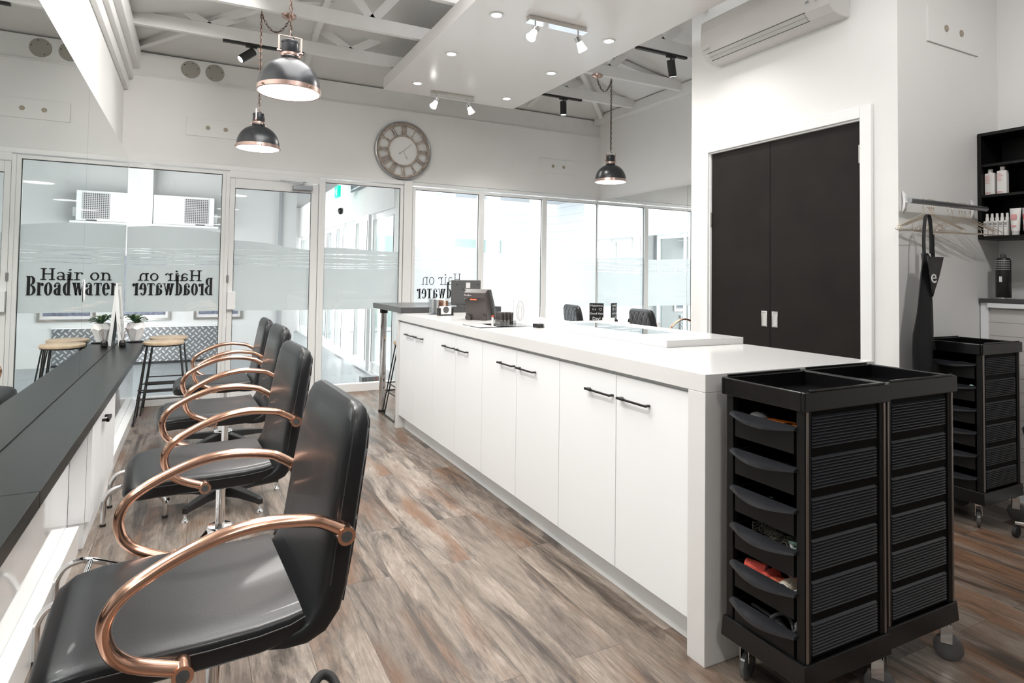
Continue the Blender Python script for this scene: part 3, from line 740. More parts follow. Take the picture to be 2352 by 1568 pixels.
pt = thing('potted_plant', 'faceted white pot with spiky green plant at the far end of the charcoal shelf', 'potted plant', (-.425, 6.03, .609))
pr = MB(); n = 7; rings = [(.036,.010,0),(.040,.016,.2),(.072,.105,.45),(.074,.120,0),(.060,.160,.45),(.052,.158,.45),(.045,.120,0)]
vs = [(r*math.cos(2*PI*(j+o)/n), r*math.sin(2*PI*(j+o)/n), z) for (r,z,o) in rings for j in range(n)]
fs = []
for i in range(len(rings)-1):
    for j in range(n):
        a, b, c, d = i*n+j, i*n+(j+1)%n, (i+1)*n+(j+1)%n, (i+1)*n+j
        fs += [(a,b,c),(a,c,d)]
fs += [tuple(range(n-1,-1,-1)), tuple(range((len(rings)-1)*n, len(rings)*n))]
pr.add(vs, fs); pr.build('pot', 'pot', pt)
MB().lathe([(.058,0),(.070,.004),(.070,.007),(.03,.006)], n=28).build('saucer', 'black', pt, True)
random.seed(3)
def leafmesh(mb, base, az, L, rise, w):
    pts = []; 
    for k in range(7):
        t = k/6; r = L*t*(1-.15*t); z = rise*math.sin(t*PI*.6)*1.2 - .10*L*t*t*t
        pts.append((r, z, w*math.sin(PI*min(1, t*.92+.08))**.8*(1-t*.25)))
    c, s = math.cos(az), math.sin(az); vs = []
    for (r, z, ww) in pts:
        for q, dz in ((-ww, .004), (0, 0), (ww, .004)): vs.append((base[0]+c*r-s*q, base[1]+s*r+c*q, base[2]+z+dz))
    fs = [(3*i+j, 3*i+j+1, 3*i+j+4, 3*i+j+3) for i in range(6) for j in (0,1)]
    mb.add(vs, fs)
lf = MB(); lf2 = MB()
for k in range(16): leafmesh(lf, (0,0,.150), 2*PI*k/16+random.uniform(-.15,.15), random.uniform(.085,.125), random.uniform(.015,.075), .011)
for k in range(9): leafmesh(lf2, (0,0,.155), 2*PI*k/9+.3, .055, .055, .011)
for l, m_ in ((lf,'leaf'),(lf2,'leafl')):
    o = l.build('leaves', m_, pt, True); md = o.modifiers.new('t','SOLIDIFY'); md.thickness = .002
rv = thing('reed_vase', 'small black patterned vase with thin dark sticks beside the white pot', 'vase', (-.485, 5.68, .609))
MB().lathe([(.020,0),(.026,.01),(.024,.035),(.018,.048),(.014,.05)], n=12).build('vase', 'black', rv)
st = MB()
for dx, dy in ((-.035,.03),(.02,.05),(.045,.03),(.03,.015)): st.cyl((0,0,.03),(dx,dy,.17), .0012, 5)
st.build('sticks', 'brown', rv)

# ------------------------------------------------------------------ styling chairs
def star_base():
    m = MB()
    for k in range(5):
        a = 2*PI*k/5+.25; c, s = math.cos(a), math.sin(a)
        R3 = Matrix(((c,-s,0),(s,c,0),(0,0,1)))
        vs = []
        for (r, hw, zt, zb) in ((.02,.03,.098,.04),(.15,.024,.088,.050),(.27,.017,.074,.045),(.29,.013,.068,.040)):
            for (y, z) in ((-hw,zb),(hw,zb),(hw*.85,zt),(-hw*.85,zt)): vs.append(R3 @ Vector((r,y,z)))
        fs = [(0,3,2,1),(12,13,14,15)]+[(4*i+j, 4*i+(j+1)%4, 4*i+4+(j+1)%4, 4*i+4+j) for i in range(3) for j in range(4)]
        m.add(vs, fs)
    return m
def make_chair(label, base='star', lift=0.0, quilted=True):
    t = thing('styling_chair', label, 'chair')
    z0 = lift
    P = lambda pts: [(x, z+z0) for x, z in pts]
    seat = P([(-.300,.438),(-.297,.446),(-.288,.458),(-.268,.468),(-.22,.474),(-.12,.474),(-.03,.472),(.06,.473),(.12,.478),(.150,.486)])
    hw = [.165,.192,.212,.224,.230,.232,.232,.230,.226,.222]; th = [.020,.044,.058,.066,.070,.072,.072,.072,.070,.060]
    MB().loft(seat, hw, th, .34, 40).build('seat', 'leather', t, True)
    back = P([(.07,.450),(.11,.452),(.148,.459),(.176,.475),(.197,.505),(.209,.55),(.219,.62),(.234,.72),(.251,.82),(.260,.875),(.264,.900),(.266,.912)])
    hwb = [.214,.226,.231,.233,.233,.231,.228,.222,.214,.205,.190,.165]; thb = [.02,.034,.05,.062,.066,.066,.066,.066,.064,.060,.046,.020]
    MB().loft(back, hwb, thb, .36, 40).build('backrest', 'leather', t, True)
    for pa, hh, tt_ in ((seat[1:], hw[1:], .010), (back[5:-1], hwb[5:-1], -.012)):
        for sgn in (-1, 1):
            sm_ = MB(); sm_.tube([(x+(tt_ if tt_ < 0 else 0), sgn*(w_+.0004), z+(tt_ if tt_ > 0 else 0)) for (x, z), w_ in zip(pa, hh)], .0016, 6)
            sm_.build('stitched_seam', 'seam', t, True)
    qp = P([(.232,.50),(.245,.60),(.261,.72),(.278,.82),(.286,.872),(.288,.885)])
    MB().loft(qp, [.205,.205,.200,.190,.178,.165], [.004,.018,.022,.022,.018,.008], .3, 32).build('back_panel', 'quilt', t, True)
    pts = [(.212,.670),(.180,.690),(.148,.704),(.067,.715),(-.008,.709),(-.08,.687),(-.147,.654),(-.182,.625),(-.197,.588),(-.190,.548),(-.170,.520),(-.140,.500),(-.082,.476)]
    for sgn in (-1, 1):
        pp = []
        for i, (x, z) in enumerate(pts):
            tt = i/(len(pts)-1); bow = .018*math.sin(PI*tt)
            pp.append((x, sgn*(.252+bow), z+z0))
        sm = smoothpath(pp, 5)
        a = MB().tube(sm, .0125, 16, rx=.0165).build('armrest', 'copper', t, True)
        for (x, z) in ((pts[0][0]+.006, pts[0][1]-.008), (pts[-1][0]+.008, pts[-1][1]-.006)):
            MB().cyl((x, sgn*.226, z+z0), (x, sgn*.272, z+z0), .0185, 20).build('arm_fixing', 'copper', a, True)
            MB().lathe([(.0115,sgn*.2722),(.0115,sgn*.2735),(.0045,sgn*.2735),(.0045,sgn*.2725)], (x,0,z+z0), 16, 1).build('bolt', 'dgrey', a)
    MB().lathe([(.075,.415+z0),(.085,.425+z0),(.085,.437+z0),(.02,.438+z0)], n=28).box(-.10,.10,-.07,.07,.430+z0,.438+z0).build('seat_plate', 'blackmetal', t)
    if base == 'star':
        MB().cyl((0,0,.09), (0,0,.43+z0), .0165, 20).build('gas_post', 'chrome', t, True)
        MB().lathe([(.060,.098),(.058,.104),(.040,.108),(.036,.118),(.034,.215),(.02,.22)], n=32).build('collar', 'chrome', t, True)
        star_base().build('star_base', 'blackmetal', t, bevel=.003)
        for k in range(5):
            a = 2*PI*k/5+.25
            MB().lathe([(.017,0),(.017,.006),(.010,.014),(.006,.02),(.006,.045)], (.283*math.cos(a),.283*math.sin(a),0), 18).build('glide', 'chrome', t, True)
    else:
        MB().cyl((0,0,.2), (0,0,.43+z0), .0165, 20).build('gas_post', 'chrome', t, True)
        MB().lathe([(.046,.03),(.046,.235),(.042,.241),(.018,.242)], n=36).build('pump_sleeve', 'chrome', t, True)
        w = MB().add([(0,-.045,.238),(0,.0,.238),(-.055,-.070,.238),(-.090,-.070,.195),(-.090,-.03,.195),(-.04,0,.238),(0,-.05,.03),(0,0,.03),(-.055,-.075,.03),(-.095,-.075,.03),(-.095,-.03,.03),(-.04,0,.03)],
            [(0,2,3,4,5,1),(6,7,11,10,9,8),(0,6,8,2),(2,8,9,3),(3,9,10,4),(4,10,11,5),(5,11,7,1),(1,7,6,0)]); w.build('pump_housing', 'chrome', t, bevel=.002)
        MB().lathe([(.215,0),(.22,.006),(.205,.018),(.08,.032),(.05,.034)], n=48).build('round_base', 'chrome', t, True)
        lv = MB().tube(smoothpath([(.04,-.01,.20),(.14,-.01,.195),(.20,-.015,.19)], 4), .006, 10)
        l = lv.build('foot_lever', 'chrome', t, True)
        MB().tube(smoothpath([(.195,-.06,.19),(.21,-.03,.205),(.225,.0,.215),(.25,.02,.215),(.27,.0,.205),(.27,-.05,.18),(.262,-.09,.15)], 4), .011, 10).build('lever_grip', 'rubber', l, True)
    return t
def place(t, x, y, deg): t.location = (x, y, 0); t.rotation_euler = (0,0,math.radians(deg)); return t
grpL = 'black styling chairs in a row along the left mirror'
c1 = place(make_chair('nearest black leather styling chair with copper arms, large in the left foreground', 'pump'), .060, 1.555, 3)
c2 = dup(c1, (.110, 2.62, 0), math.radians(3), 'second black styling chair from the camera, on a chrome pump post beside the charcoal shelf')
c3 = place(make_chair('third black styling chair from the camera, its five black feet on chrome glides in view', 'star'), .163, 3.60, 2)
c4 = place(make_chair('farthest and lowest black styling chair in the left row, near the glass shopfront', 'star', -.042), .205, 4.765, 1)
for c in (c1,c2,c3,c4): c['group'] = grpL
c5 = dup(c3, (3.93, 4.50, 0), math.radians(170), 'black quilted chair back beyond the island, right one nearer the closet wall', 'quilted chairs facing the right mirror')
c6 = dup(c3, (3.73, 5.36, 0), math.radians(168), 'black quilted chair back beyond the island, left one beside the chalkboard sign', 'quilted chairs facing the right mirror')

def footrest(x0, x1, y0, y1, label):
    t = thing('footrest', label, 'footrest', (x0, y0, 0)); w = x1-x0; d = y1-y0
    for k, y in enumerate((0, d)):
        p = smoothpath([(0,y,.003),(0,y,.09),(.004,y,.125),(.025,y,.158),(.06,y,.172),(.10,y,.170),(w-.06,y,.125),(w-.02,y,.105),(w-.002,y,.075),(w,y,.003)], 5)
        o = MB().tube(p, .011, 12).build('arched_leg', 'chrome', t, True)
        MB().cyl((0,y,0),(0,y,.012), .0125, 12).cyl((w,y,0),(w,y,.012), .0125, 12).build('foot_cap', 'rubber', o)
    MB().cyl((.10,0,.170),(.10,d,.170), .009, 12).cyl((.16,0,.142),(.16,d,.142), .009, 12).build('crossbar', 'chrome', t, True)
    return t
footrest(-.402, -.13, 2.365, 2.665, 'chrome tube footrest partly behind the seat of the nearest chair')
footrest(-.352, -.098, 3.485, 3.745, 'chrome tube footrest farther along, in front of the third chair')

# ------------------------------------------------------------------ stools
def make_stool(label, zs=.635, sp=.185):
    t = thing('bar_stool', label, 'stool')
    MB().lathe([(.13,zs-.028),(.146,zs-.024),(.150,zs-.014),(.148,zs-.004),(.140,zs)], n=48).build('seat', 'wood', t, True)
    MB().lathe([(.128,zs-.036),(.14,zs-.034),(.14,zs-.028),(.128,zs-.028)], n=40).build('seat_ring', 'blackmetal', t, True)
    for sx_ in (-1, 1):
        for yt, yf in ((-.075,-sp),(-.01,.120),(.06,sp)):
            MB().cyl((sx_*.115, yt, zs-.03), (sx_*sp, yf, .008), .0055, 8).build('leg', 'blackmetal', t)
    r = MB()
    for z, s_ in ((.27, .158),(.20,.165)):
        q = [(-s_,-s_,z),(s_,-s_,z),(s_,s_,z),(-s_,s_,z)]
        for i in range(4): r.cyl(q[i], q[(i+1)%4], .0055, 8)
    for fx in (-sp, sp): r.cyl((fx,-sp,.008),(fx,sp,.008), .006, 8)
    r.build('foot_rail', 'blackmetal', t)
    return t
s1 = place(make_stool('round wooden bar stool at the end of the shelf, nearer of two'), -.208, 5.775, 0)
s2 = dup(s1, (-.185, 6.158, 0), None, 'round wooden bar stool pushed against the window, behind the nearer one')
s3 = dup(s1, (1.655, 5.10, 0), None, 'black legged stool tucked under the dark bar table by the island')
for s_ in (s1,s2,s3): s_['group'] = 'wooden bar stools'

# ------------------------------------------------------------------ island
isl = thing('island_cabinet', 'long white island with flat doors and black handles in the middle of the salon', 'island', (1.43, 1.455, 0))
IX, IY = 1.43, 1.455
def ib(x0,x1,y0,y1,z0,z1, mb=None): return (mb or MB()).box(x0-IX,x1-IX,y0-IY,y1-IY,z0,z1)
ib(1.468, 2.262, 1.533, 4.737, .10, .842).build('carcass', 'laminate', isl)
ib(1.495, 2.24, 1.533, 4.737, 0, .10).build('kickboard', 'laminate', isl)
seams = [4.737, 4.375, 3.975, 3.57, 3.172, 2.757, 2.348, 1.935, 1.533]
for i in range(8):
    a, b_ = seams[i+1]+.002, seams[i]-.002
    d = ib(1.446, 1.466, a, b_, .105, .828).build('door', 'laminate', isl, bevel=.001)
    # handles meet at seams 4.375, 3.57, 2.757, 1.935
    if i % 2 == 0: h0, h1 = seams[i+1]+.014, seams[i+1]+.184
    else: h1, h0 = seams[i]-.030, seams[i]-.200
    h = MB(); zz = .747
    ib(1.428,1.446,h0,h0+.012,zz-.004,zz+.004,h); ib(1.428,1.446,h1-.016,h1,zz-.006,zz+.004,h); ib(1.422,1.429,h0,h1,zz-.004,zz+.004,h)
    ib(1.420,1.430,h1-.045,h1,zz-.004,zz+.0055,h)
    h.build('handle', 'blackmetal', d, bevel=.0015)
wt = ib(1.43, 2.28, 1.455, 4.782, .843, .90); 
o = wt.build('benchtop', 'stone', isl, bevel=.0015)
ib(1.43, 2.28, 1.455, 1.531, 0, .8425).build('end_panel', 'stone', isl, bevel=.0015)
ib(1.43, 2.28, 4.740, 4.782, 0, .8425).build('end_panel', 'stone', isl, bevel=.0015)
ris = thing('display_riser', 'raised white stone slab with an inset glass panel on the island top', 'display riser', (1.82, 2.08, .9005))
m = MB(); m.box(0,.105,0,1.12,0,.030); m.box(.325,.46,0,1.12,0,.030); m.box(.105,.325,0,.28,0,.030); m.box(.105,.325,1.0,1.12,0,.030)
m.build('slab', 'stone', ris, bevel=.001)
MB().box(.105,.325,.28,1.0,.0,.006).build('recess_floor', 'laminate', ris)
MB().box(.106,.324,.281,.999,.026,.029).build('glass_inset', 'acrylic', ris)

# bar table behind the island
bt = thing('bar_table', 'dark bar table top with a chrome leg against the far end of the island', 'table', (1.42, 4.62, 0))
MB().box(0, .86, .02, .86, .9015, .945).build('table_top', 'bartop', bt, bevel=.0015)
lg = MB().cyl((.067,.74,.02),(.067,.74,.86), .029, 32).build('leg', 'chrome', bt, True)
MB().cyl((.067,.74,0),(.067,.74,.022), .031, 32).cyl((.067,.74,.86),(.067,.74,.9), .034, 32).build('leg_collar', 'black', lg)
lg2 = MB().cyl((.80,.74,.0),(.80,.74,.9), .029, 32).build('leg', 'chrome', bt, True)

# things on the island and bar
def T(name, label, cat, x, y, z, rz=0, group=None): return thing(name, label, cat, (x,y,z), math.radians(rz), group)
bh = T('brochure_holder', 'clear holder full of brown and grey brochures at the far end of the island', 'brochure holder', 1.655, 4.50, .9456, 8)
MB().box(-.075,.075,-.03,.03,0,.003).box(-.075,.075,-.032,-.030,0,.05).box(-.077,-.075,-.03,.03,0,.12).box(.075,.077,-.03,.03,0,.12).build('holder', 'acrylic', bh)
for k in range(7):
    MB().box(-.07+k*.0205,-.052+k*.0205,-.02,.02,.004,.115-.002*k).build('brochure', ['mgrey','steelgrey','mgrey','brown','brown','woodw','brown'][k], bh)
bh.location = (1.66, 4.46, .9005)
ch = T('card_holder', 'small black business card holder with a round logo card, in front of the brochures', 'card holder', 1.665, 4.33, .9005, 6)
MB().box(-.06,.06,-.02,.02,0,.008).box(-.06,-.045,-.018,.018,.008,.055).box(.045,.06,-.018,.018,.008,.055).build('base', 'black', ch)
MB().box(-.044,.044,-.012,.012,.008,.068).build('cards', 'white', ch)
MB().lathe([(.0,-.0135),(.024,-.0135),(.024,-.012)], (0,0,.042), 28, 1).build('card_logo', 'dgrey', ch)
mn = T('desk_monitor', 'back of a black flat monitor standing on the dark bar table', 'monitor', 1.985, 4.70, .9456, -4)
MB().box(-.125,.125,-.012,.014,.010,.215).build('screen_shell', 'dgrey', mn, bevel=.004)
MB().box(-.06,.06,-.06,.06,0,.008).box(-.02,.02,.0,.012,.008,.10).build('stand', 'dgrey', mn)
MB().box(-.005,.032,-.0138,-.0122,.150,.195).build('sticker', 'bottleg', mn)
mm = MB()
for (a,b_) in ((-.08,.18),(-.03,.14),(.10,.18)): mm.box(a-.004,a+.004,-.0135,-.0122,b_-.004,b_+.004)
mm.build('screw_cover', 'black', mn)
pos = T('payment_terminal', 'dark brown point of sale terminal seen from behind on the island', 'terminal', 1.735, 3.86, .9005, 132)
pos.scale = (.92,.92,.90)
pz = [(-.055,.0),(.055,.0),(.085,.02),(-.03,.225),(-.05,.228),(-.105,.205),(-.11,.165),(-.085,.155)]
MB().prism([(-p[0], p[1]) for p in pz], 0, -.085, .085).build('housing', 'brownp', pos, bevel=.003)
MB().prism([(-.052-.004,.0),(-.085-.006,.012),(.036,.232),(.048,.226)], 0, -.105, .105).build('screen', 'dgrey', pos, bevel=.002)
MB().box(-.02,.03,.106,.110,.150,.160).build('red_lens', 'redor', pos)
text('Posiflex', .018, 'bottleg', pos, facing((.05,.1085,.185),'+y'), name='logo')
for sx in (-.06,.06): MB().cyl((sx,.05,.018),(sx,.08,.018), .022, 20).build('stand_foot', 'brownp', pos)
tr = T('display_tray', 'thin clear acrylic sheet under the tester tubes on the island', 'tray', 1.62, 3.36, .9005, 2)
MB().box(-.17,.19,-.13,.12,0,.004).build('tray_sheet', 'acrylic', tr)
pb = MB().box(-.17,-.06,-.125,.09,.0045,.0055).build('price_list', 'bottleg', tr)
rk = T('tester_rack', 'clear low rack holding the dark tester tubes on the island', 'rack', 1.665, 3.345, .9050, 2)
MB().box(-.055,.055,-.05,.05,0,.003).box(-.055,.055,-.05,-.048,.003,.028).box(-.055,.055,.048,.05,.003,.028).box(-.055,-.053,-.05,.05,.003,.028).box(.053,.055,-.05,.05,.003,.028).build('rack', 'acrylic', rk)
tt = None
for i in range(4):
    for j in range(3):
        p = (1.665-.036+i*.024, 3.345-.030+j*.028, .9085)
        if tt is None:
            tt = T('tester_tube', 'dark cylindrical tester tube standing in the clear rack on the island', 'tube', *p, 0, 'dark tester tubes in the rack')
            MB().lathe([(.009,0),(.0095,.001),(.0095,.072),(.009,.073)], n=16).build('tube', 'lipcase', tt, True)
            MB().lathe([(.0096,.026),(.0098,.026),(.0098,.028),(.0096,.028)], n=16).build('band', 'nickel', tt, True)
        else: dup(tt, p)
wtub = T('white_tube', 'single small white tube with red cap beside the dark tester tubes', 'tube', 1.60, 3.37, .905)
MB().cyl((0,0,0),(0,0,.045),.007,14).build('tube','white',wtub,True); MB().cyl((0,0,.045),(0,0,.056),.007,14).build('cap','red',wtub,True)
aw = T('acrylic_stand', 'upright clear acrylic block with oval cut-outs on the island', 'display stand', 1.815, 3.43, .9050, -20)
M['frostac'] = mat('frosted_acrylic', (.9,.9,.9), .25, trans=.55, ior=1.1)
MB().box(-.040,.040,-.018,.018,0,.165).build('block', 'frostac', aw, bevel=.002)
ov = MB().tube([(.022*math.cos(2*PI*i/28), -.019, .08+.062*math.sin(2*PI*i/28)) for i in range(28)], .003, 8, True).tube([(.010*math.cos(2*PI*i/28), -.019, .07+.045*math.sin(2*PI*i/28)) for i in range(28)], .002, 8, True)
ov.build('oval_rim', 'bottleg', aw, True)
bb = T('small_black_box', 'small black box beside the corner of the raised slab on the island', 'box', 1.795, 3.16, .9005, 5)
MB().box(-.018,.018,-.03,.03,0,.022).build('shell', 'black', bb, bevel=.001)

# ------------------------------------------------------------------ trolleys
def make_trolley(label, w=.365, d=.285):
    # w along X (side panels face -Y and +Y), drawers pull out towards -X; origin at front-left floor corner
    t = thing('salon_trolley', label, 'trolley')
    H = .9
    # rim tray
    r = MB(); r.frustum(-.012,.012,-.012,d+.012,H-.052, -.002,.012,-.002,d+.002,H); 
    r = MB()
    for (x0,x1,y0,y1) in ((-.004,w+.004,-.004,.008),(-.004,w+.004,d-.008,d+.004),(-.004,.008,.008,d-.008),(w-.008,w+.004,.008,d-.008)): r.box(x0,x1,y0,y1,H-.052,H)
    r.box(.0,w,.0,d,H-.052,H-.044)
    r.build('top_tray', 'bplastic', t, bevel=.003)
    for ry_ in (-.003, d-.004): MB().box(.02,w-.02,ry_,ry_+.007,H+.0005,H+.006).build('tray_rail', 'bplastic', t, bevel=.001)
    # uprights, one per corner, with champagne trims on the outer faces
    for (x, y) in ((.008,.006),(w-.034,.006),(.008,d-.032),(w-.034,d-.032)):
        u = MB().box(x,x+.026,y,y+.026,.185,H-.052).build('upright', 'bplastic_m', t, bevel=.002)
        yy = y-.0035 if y < d/2 else y+.026
        xx = x+.004 if x < w/2 else x+.014
        MB().box(xx, xx+.008, yy, yy+.0035, .187, H-.054).build('trim_strip', 'nickel_d', u)
    # ribbed side panels in six bays
    for y, s in ((.014, -1), (d-.014, 1)):
        MB().box(.034,w-.034, y-.003, y+.003, .19, H-.053).build('side_panel', 'bpanel', t)
        p = MB()
        hb = (H-.053-.19)/6
        for k in range(6):
            for j in range(10):
                z = .19+k*hb+.010+j*(hb-.024)/10
                a, b_ = (y-.0095, y-.003) if s < 0 else (y+.003, y+.0095)
                z1 = z+(hb-.024)/10*.35
                p.add([(.037,b_ if s<0 else a,z),(w-.05,b_ if s<0 else a,z),(w-.05,a if s<0 else b_,z+.001),(.037,a if s<0 else b_,z+.001),(.037,b_ if s<0 else a,z1+.0045),(w-.05,b_ if s<0 else a,z1+.0045),(w-.05,a if s<0 else b_,z1),(.037,a if s<0 else b_,z1)],
                      [(0,3,2,1),(4,5,6,7),(0,1,5,4),(1,2,6,5),(2,3,7,6),(3,0,4,7)])
        p.build('panel_ribs', 'bplastic_hi', t)
    MB().box(w-.03,w-.024,.03,d-.03,.19,H-.053).build('back_panel', 'bplastic_m', t)
    # drawers
    for k in range(6):
        zt = .800-.1105*k
        m = MB(); y0, y1 = .036, d-.036
        m.frustum(.02,w-.05,y0+.012,y1-.012,zt-.075, .012,w-.045,y0+.004,y1-.004,zt-.072)
        m.box(.008,.011,y0+.004,y1-.004,zt-.072,zt-.010); m.box(w-.048,w-.045,y0+.004,y1-.004,zt-.072,zt)
        m.box(.011,w-.048,y0+.004,y0+.007,zt-.072,zt); m.box(.011,w-.048,y1-.007,y1-.004,zt-.072,zt)
        dr = m.build('drawer', 'bplastic_m', t)
        n = 14; vs = []
        for i in range(n+1):
            y = y0-.006+(y1-y0+.012)*i/n; q = math.sin(PI*i/n)
            ox = -.004-.026*q; zl = zt-.004-.012*q
            vs += [(.012,y,zt+.003),(ox,y,zt-.001-.008*q),(ox-.001,y,zl-.003),(.010,y,zt-.010-.012*q)]
        fs = [(4*i+j, 4*i+(j+1)%4, 4*i+4+(j+1)%4, 4*i+4+j) for i in range(n) for j in range(4)]+[(3,2,1,0),(4*n,4*n+1,4*n+2,4*n+3)]
        MB().add(vs, fs).build('lip', 'traylip', dr, True)
        MB().box(.01,w-.05,y0-.008,y0+.002,zt-.004,zt-.0005).box(.01,w-.05,y1-.002,y1+.008,zt-.004,zt-.0005).build('runner', 'bplastic', dr)
    # base
    m = MB().frustum(-.004,w+.004,-.004,d+.004,.125, .0,w,.0,d,.185); m.build('base', 'bplastic', t, bevel=.003)
    for (x, y, a) in ((.045,.045,.5),(w-.035,.03,-1.0),(.045,d-.045,.3),(w-.05,d-.045,2.2)):
        R3 = Matrix.Rotation(a, 3, 'Z')
        c = MB(); c.lathe([(.022,.110),(.024,.118),(.022,.124),(.01,.126)], (x,y,0), 20)
        off = R3 @ Vector((.022,0,0))
        for s in (-1,1):
            q = R3 @ Vector((.012, s*.013, .0)); c.obox((x+q.x, y+q.y, .085), .032, .003, .058, R3)
        c.obox((x+off.x*.3, y+off.y*.3, .112), .04, .028, .006, R3)
        ca = c.build('caster_fork', 'chrome', t, bevel=.001)
        wq = MB(); wc = Vector((x,y,.041))+R3 @ Vector((.018,0,0))
        prof = [(.012,-.009),(.034,-.010),(.041,-.006),(.041,.006),(.034,.010),(.012,.009)]
        wq.lathe(prof, wc, 28, 1, True, R3); wq.build('caster_wheel', 'casterw', ca, True)
    return t
M['nickel_d'] = mat('bronze_trim', (.30,.26,.235), .3, .9)
M['bplastic_hi'] = mat('rib_highlight_plastic', (.022,.024,.029), .32, spec=.6)  # black plastic lightened, painting in the bluish highlight along the ribs
M['bpanel'] = mat('panel_plastic', (.003,.003,.003), .6, spec=.1)
M['casterw'] = mat('smoked_wheel', (.09,.09,.09), .15, spec=.7)
tA = place(make_trolley('near left black salon trolley by the island end, open side with six drawers of rollers'), 1.452, 1.118, 0)
tB = dup(tA, (1.826, 1.132, 0), None, 'black salon trolley right next to the island corner, closed ribbed side facing the camera')
tC = dup(tA, (3.408, 1.640, 0), None, 'black salon trolley farther back under the coat rail')
for q in (tA,tB,tC): q['group'] = 'black salon trolleys'
# contents of the near trolley drawers
def dz(k): return .800-.1105*k-.0715
def roller(name, label, m, x, y, z, az, r=.019, L=.060, tilt=0, group=None, cat='hair roller'):
    t = thing(name, label, cat, (x,y,z+r), az, group)
    R_ = MB().lathe([(r*.82,-L/2),(r,-L/2),(r,L/2),(r*.82,L/2),(r*.82,-L/2)], n=22, axis=0, caps=False)
    R_.build('velcro_sleeve', m, t, True)
    MB().lathe([(r*.70,-L/2-.001),(r*.83,-L/2-.001),(r*.83,L/2+.001),(r*.70,L/2+.001),(r*.70,-L/2-.001)], n=22, axis=0, caps=False).build('core', 'pink' if 'red' in m else 'white', t, True)
    return t
z4 = dz(4)+.014
roller('hair_roller', 'coral red velcro roller lying at the left of the fifth drawer, side on', 'red', 1.500, 1.318, z4+.03, 1.9)
roller('hair_roller', 'coral red velcro roller with its open end towards the front of the fifth drawer', 'red', 1.503, 1.272, z4+.022, .15)
roller('hair_roller', 'orange velcro roller in the middle of the fifth drawer', 'redor', 1.503, 1.232, z4+.016, 2.2)
roller('hair_roller', 'cream velcro roller with its end showing in the fifth drawer', 'cream', 1.503, 1.205, z4+.026, .1)
roller('hair_roller', 'white roller end at the right corner of the fifth drawer', 'white', 1.494, 1.172, z4+.020, .1, .015, .04)
roller('hair_roller', 'deep red velcro roller leaning at the back right of the fifth drawer', 'red', 1.545, 1.205, z4+.045, 1.4)
roller('hair_roller', 'red velcro roller under the others at the bottom of the fifth drawer', 'redor', 1.54, 1.28, z4, 1.5)
z3 = dz(3)+.010; random.seed(5)
for k in range(8):
    t = thing('net_roller', 'dark wire net roller piled in the fourth drawer', 'hair roller', (1.505+random.uniform(0,.04), 1.325-.017*k, z3+.045+random.uniform(0,.012)), random.uniform(0,3), 'net rollers in the fourth drawer')
    m = MB(); r = random.uniform(.009,.013); L = .05
    for q in range(3): m.tube([(-L/2+L*q/2, r*math.cos(2*PI*i/14), r*math.sin(2*PI*i/14)) for i in range(14)], .0009, 5, True)
    for i in range(8):
        for s in (-1,1): m.tube([(-L/2+L*j/6, r*math.cos(2*PI*i/8+s*j*.35), r*math.sin(2*PI*i/8+s*j*.35)) for j in range(7)], .0006, 4)
    m.build('wire_net', 'mesh', t)
for k in range(7):
    t = thing('plastic_clip', 'small mint and white plastic clip heaped at the right of the fourth drawer', 'clip', (1.492+random.uniform(0,.02), 1.195-random.uniform(0,.035), z3+.048+.004*(k%3)), random.uniform(0,3), 'mint clips in the fourth drawer')
    MB().box(-.012,.012,-.003,.003,0,.003).box(-.012,.012,-.003,.003,.006,.008).box(-.003,.003,-.004,.004,.002,.007).build('clip', 'mint' if k%2 else 'white', t)
t = thing('purple_brush', 'purple vent brush lying in the second drawer of the near trolley', 'brush', (1.49, 1.20, dz(1)+.045), 1.7)
m = MB().box(-.045,.045,-.014,.014,0,.008); m.build('brush_head', 'purple', t, bevel=.002)
m = MB()
for i in range(9):
    for j in range(3): m.cyl((-.04+i*.01,-.01+j*.01,.008),(-.04+i*.01,-.01+j*.01,.024),.001,5)
m.build('bristles', 'black', t)
for k, (x, y, a, lb) in enumerate(((1.50,1.235,1.75,'orange plastic sectioning comb tray in the top drawer, left piece'),(1.485,1.175,1.55,'orange plastic sectioning comb tray in the top drawer, right piece'))):
    t = thing('orange_tray', lb, 'tray', (x,y,dz(0)+.060), a)
    MB().frustum(-.03,.03,-.016,.016,0,-.042,.042,-.024,.024,.007).build('tray', 'orange', t, bevel=.001)
t = thing('hair_tool', 'coiled dark cable in the bottom drawer of the near trolley', 'cable', (1.503,1.19,dz(5)+.035), 0)
MB().tube([(.02*math.cos(i*.5), -.05+.006*i, .025+.02*math.sin(i*.5)) for i in range(20)], .005, 8).build('cable', 'dgrey', t, True)
t = thing('hair_dryer_nozzle', 'dark grey dryer nozzle lying in the bottom drawer of the near trolley', 'nozzle', (1.495,1.235,dz(5)+.045), 1.1)
MB().lathe([(.016,-.03),(.018,0),(.020,.02),(.017,.025)], n=24, axis=0).build('nozzle', 'dgrey', t, True)
t = thing('tail_comb', 'black comb resting across the bottom drawer of the near trolley', 'comb', (1.493,1.28,dz(5)+.062), 1.5)
MB().box(-.05,.05,-.004,.004,0,.004).build('comb', 'dgrey', t)
t = thing('round_tin', 'white tin with a red ring in the bottom drawer of the near trolley', 'tin', (1.512,1.172,dz(5)+.055), 0)
MB().cyl((0,0,0),(0,0,.02),.02,24).build('tin', 'white', t, True)
MB().lathe([(.010,.0203),(.012,.0205),(.014,.0203)], n=24, caps=False).build('red_ring', 'red', t)
t = thing('scissors', 'shiny metal scissors lying in the third drawer of the near trolley', 'scissors', (1.497,1.25,dz(2)+.055), 1.5)
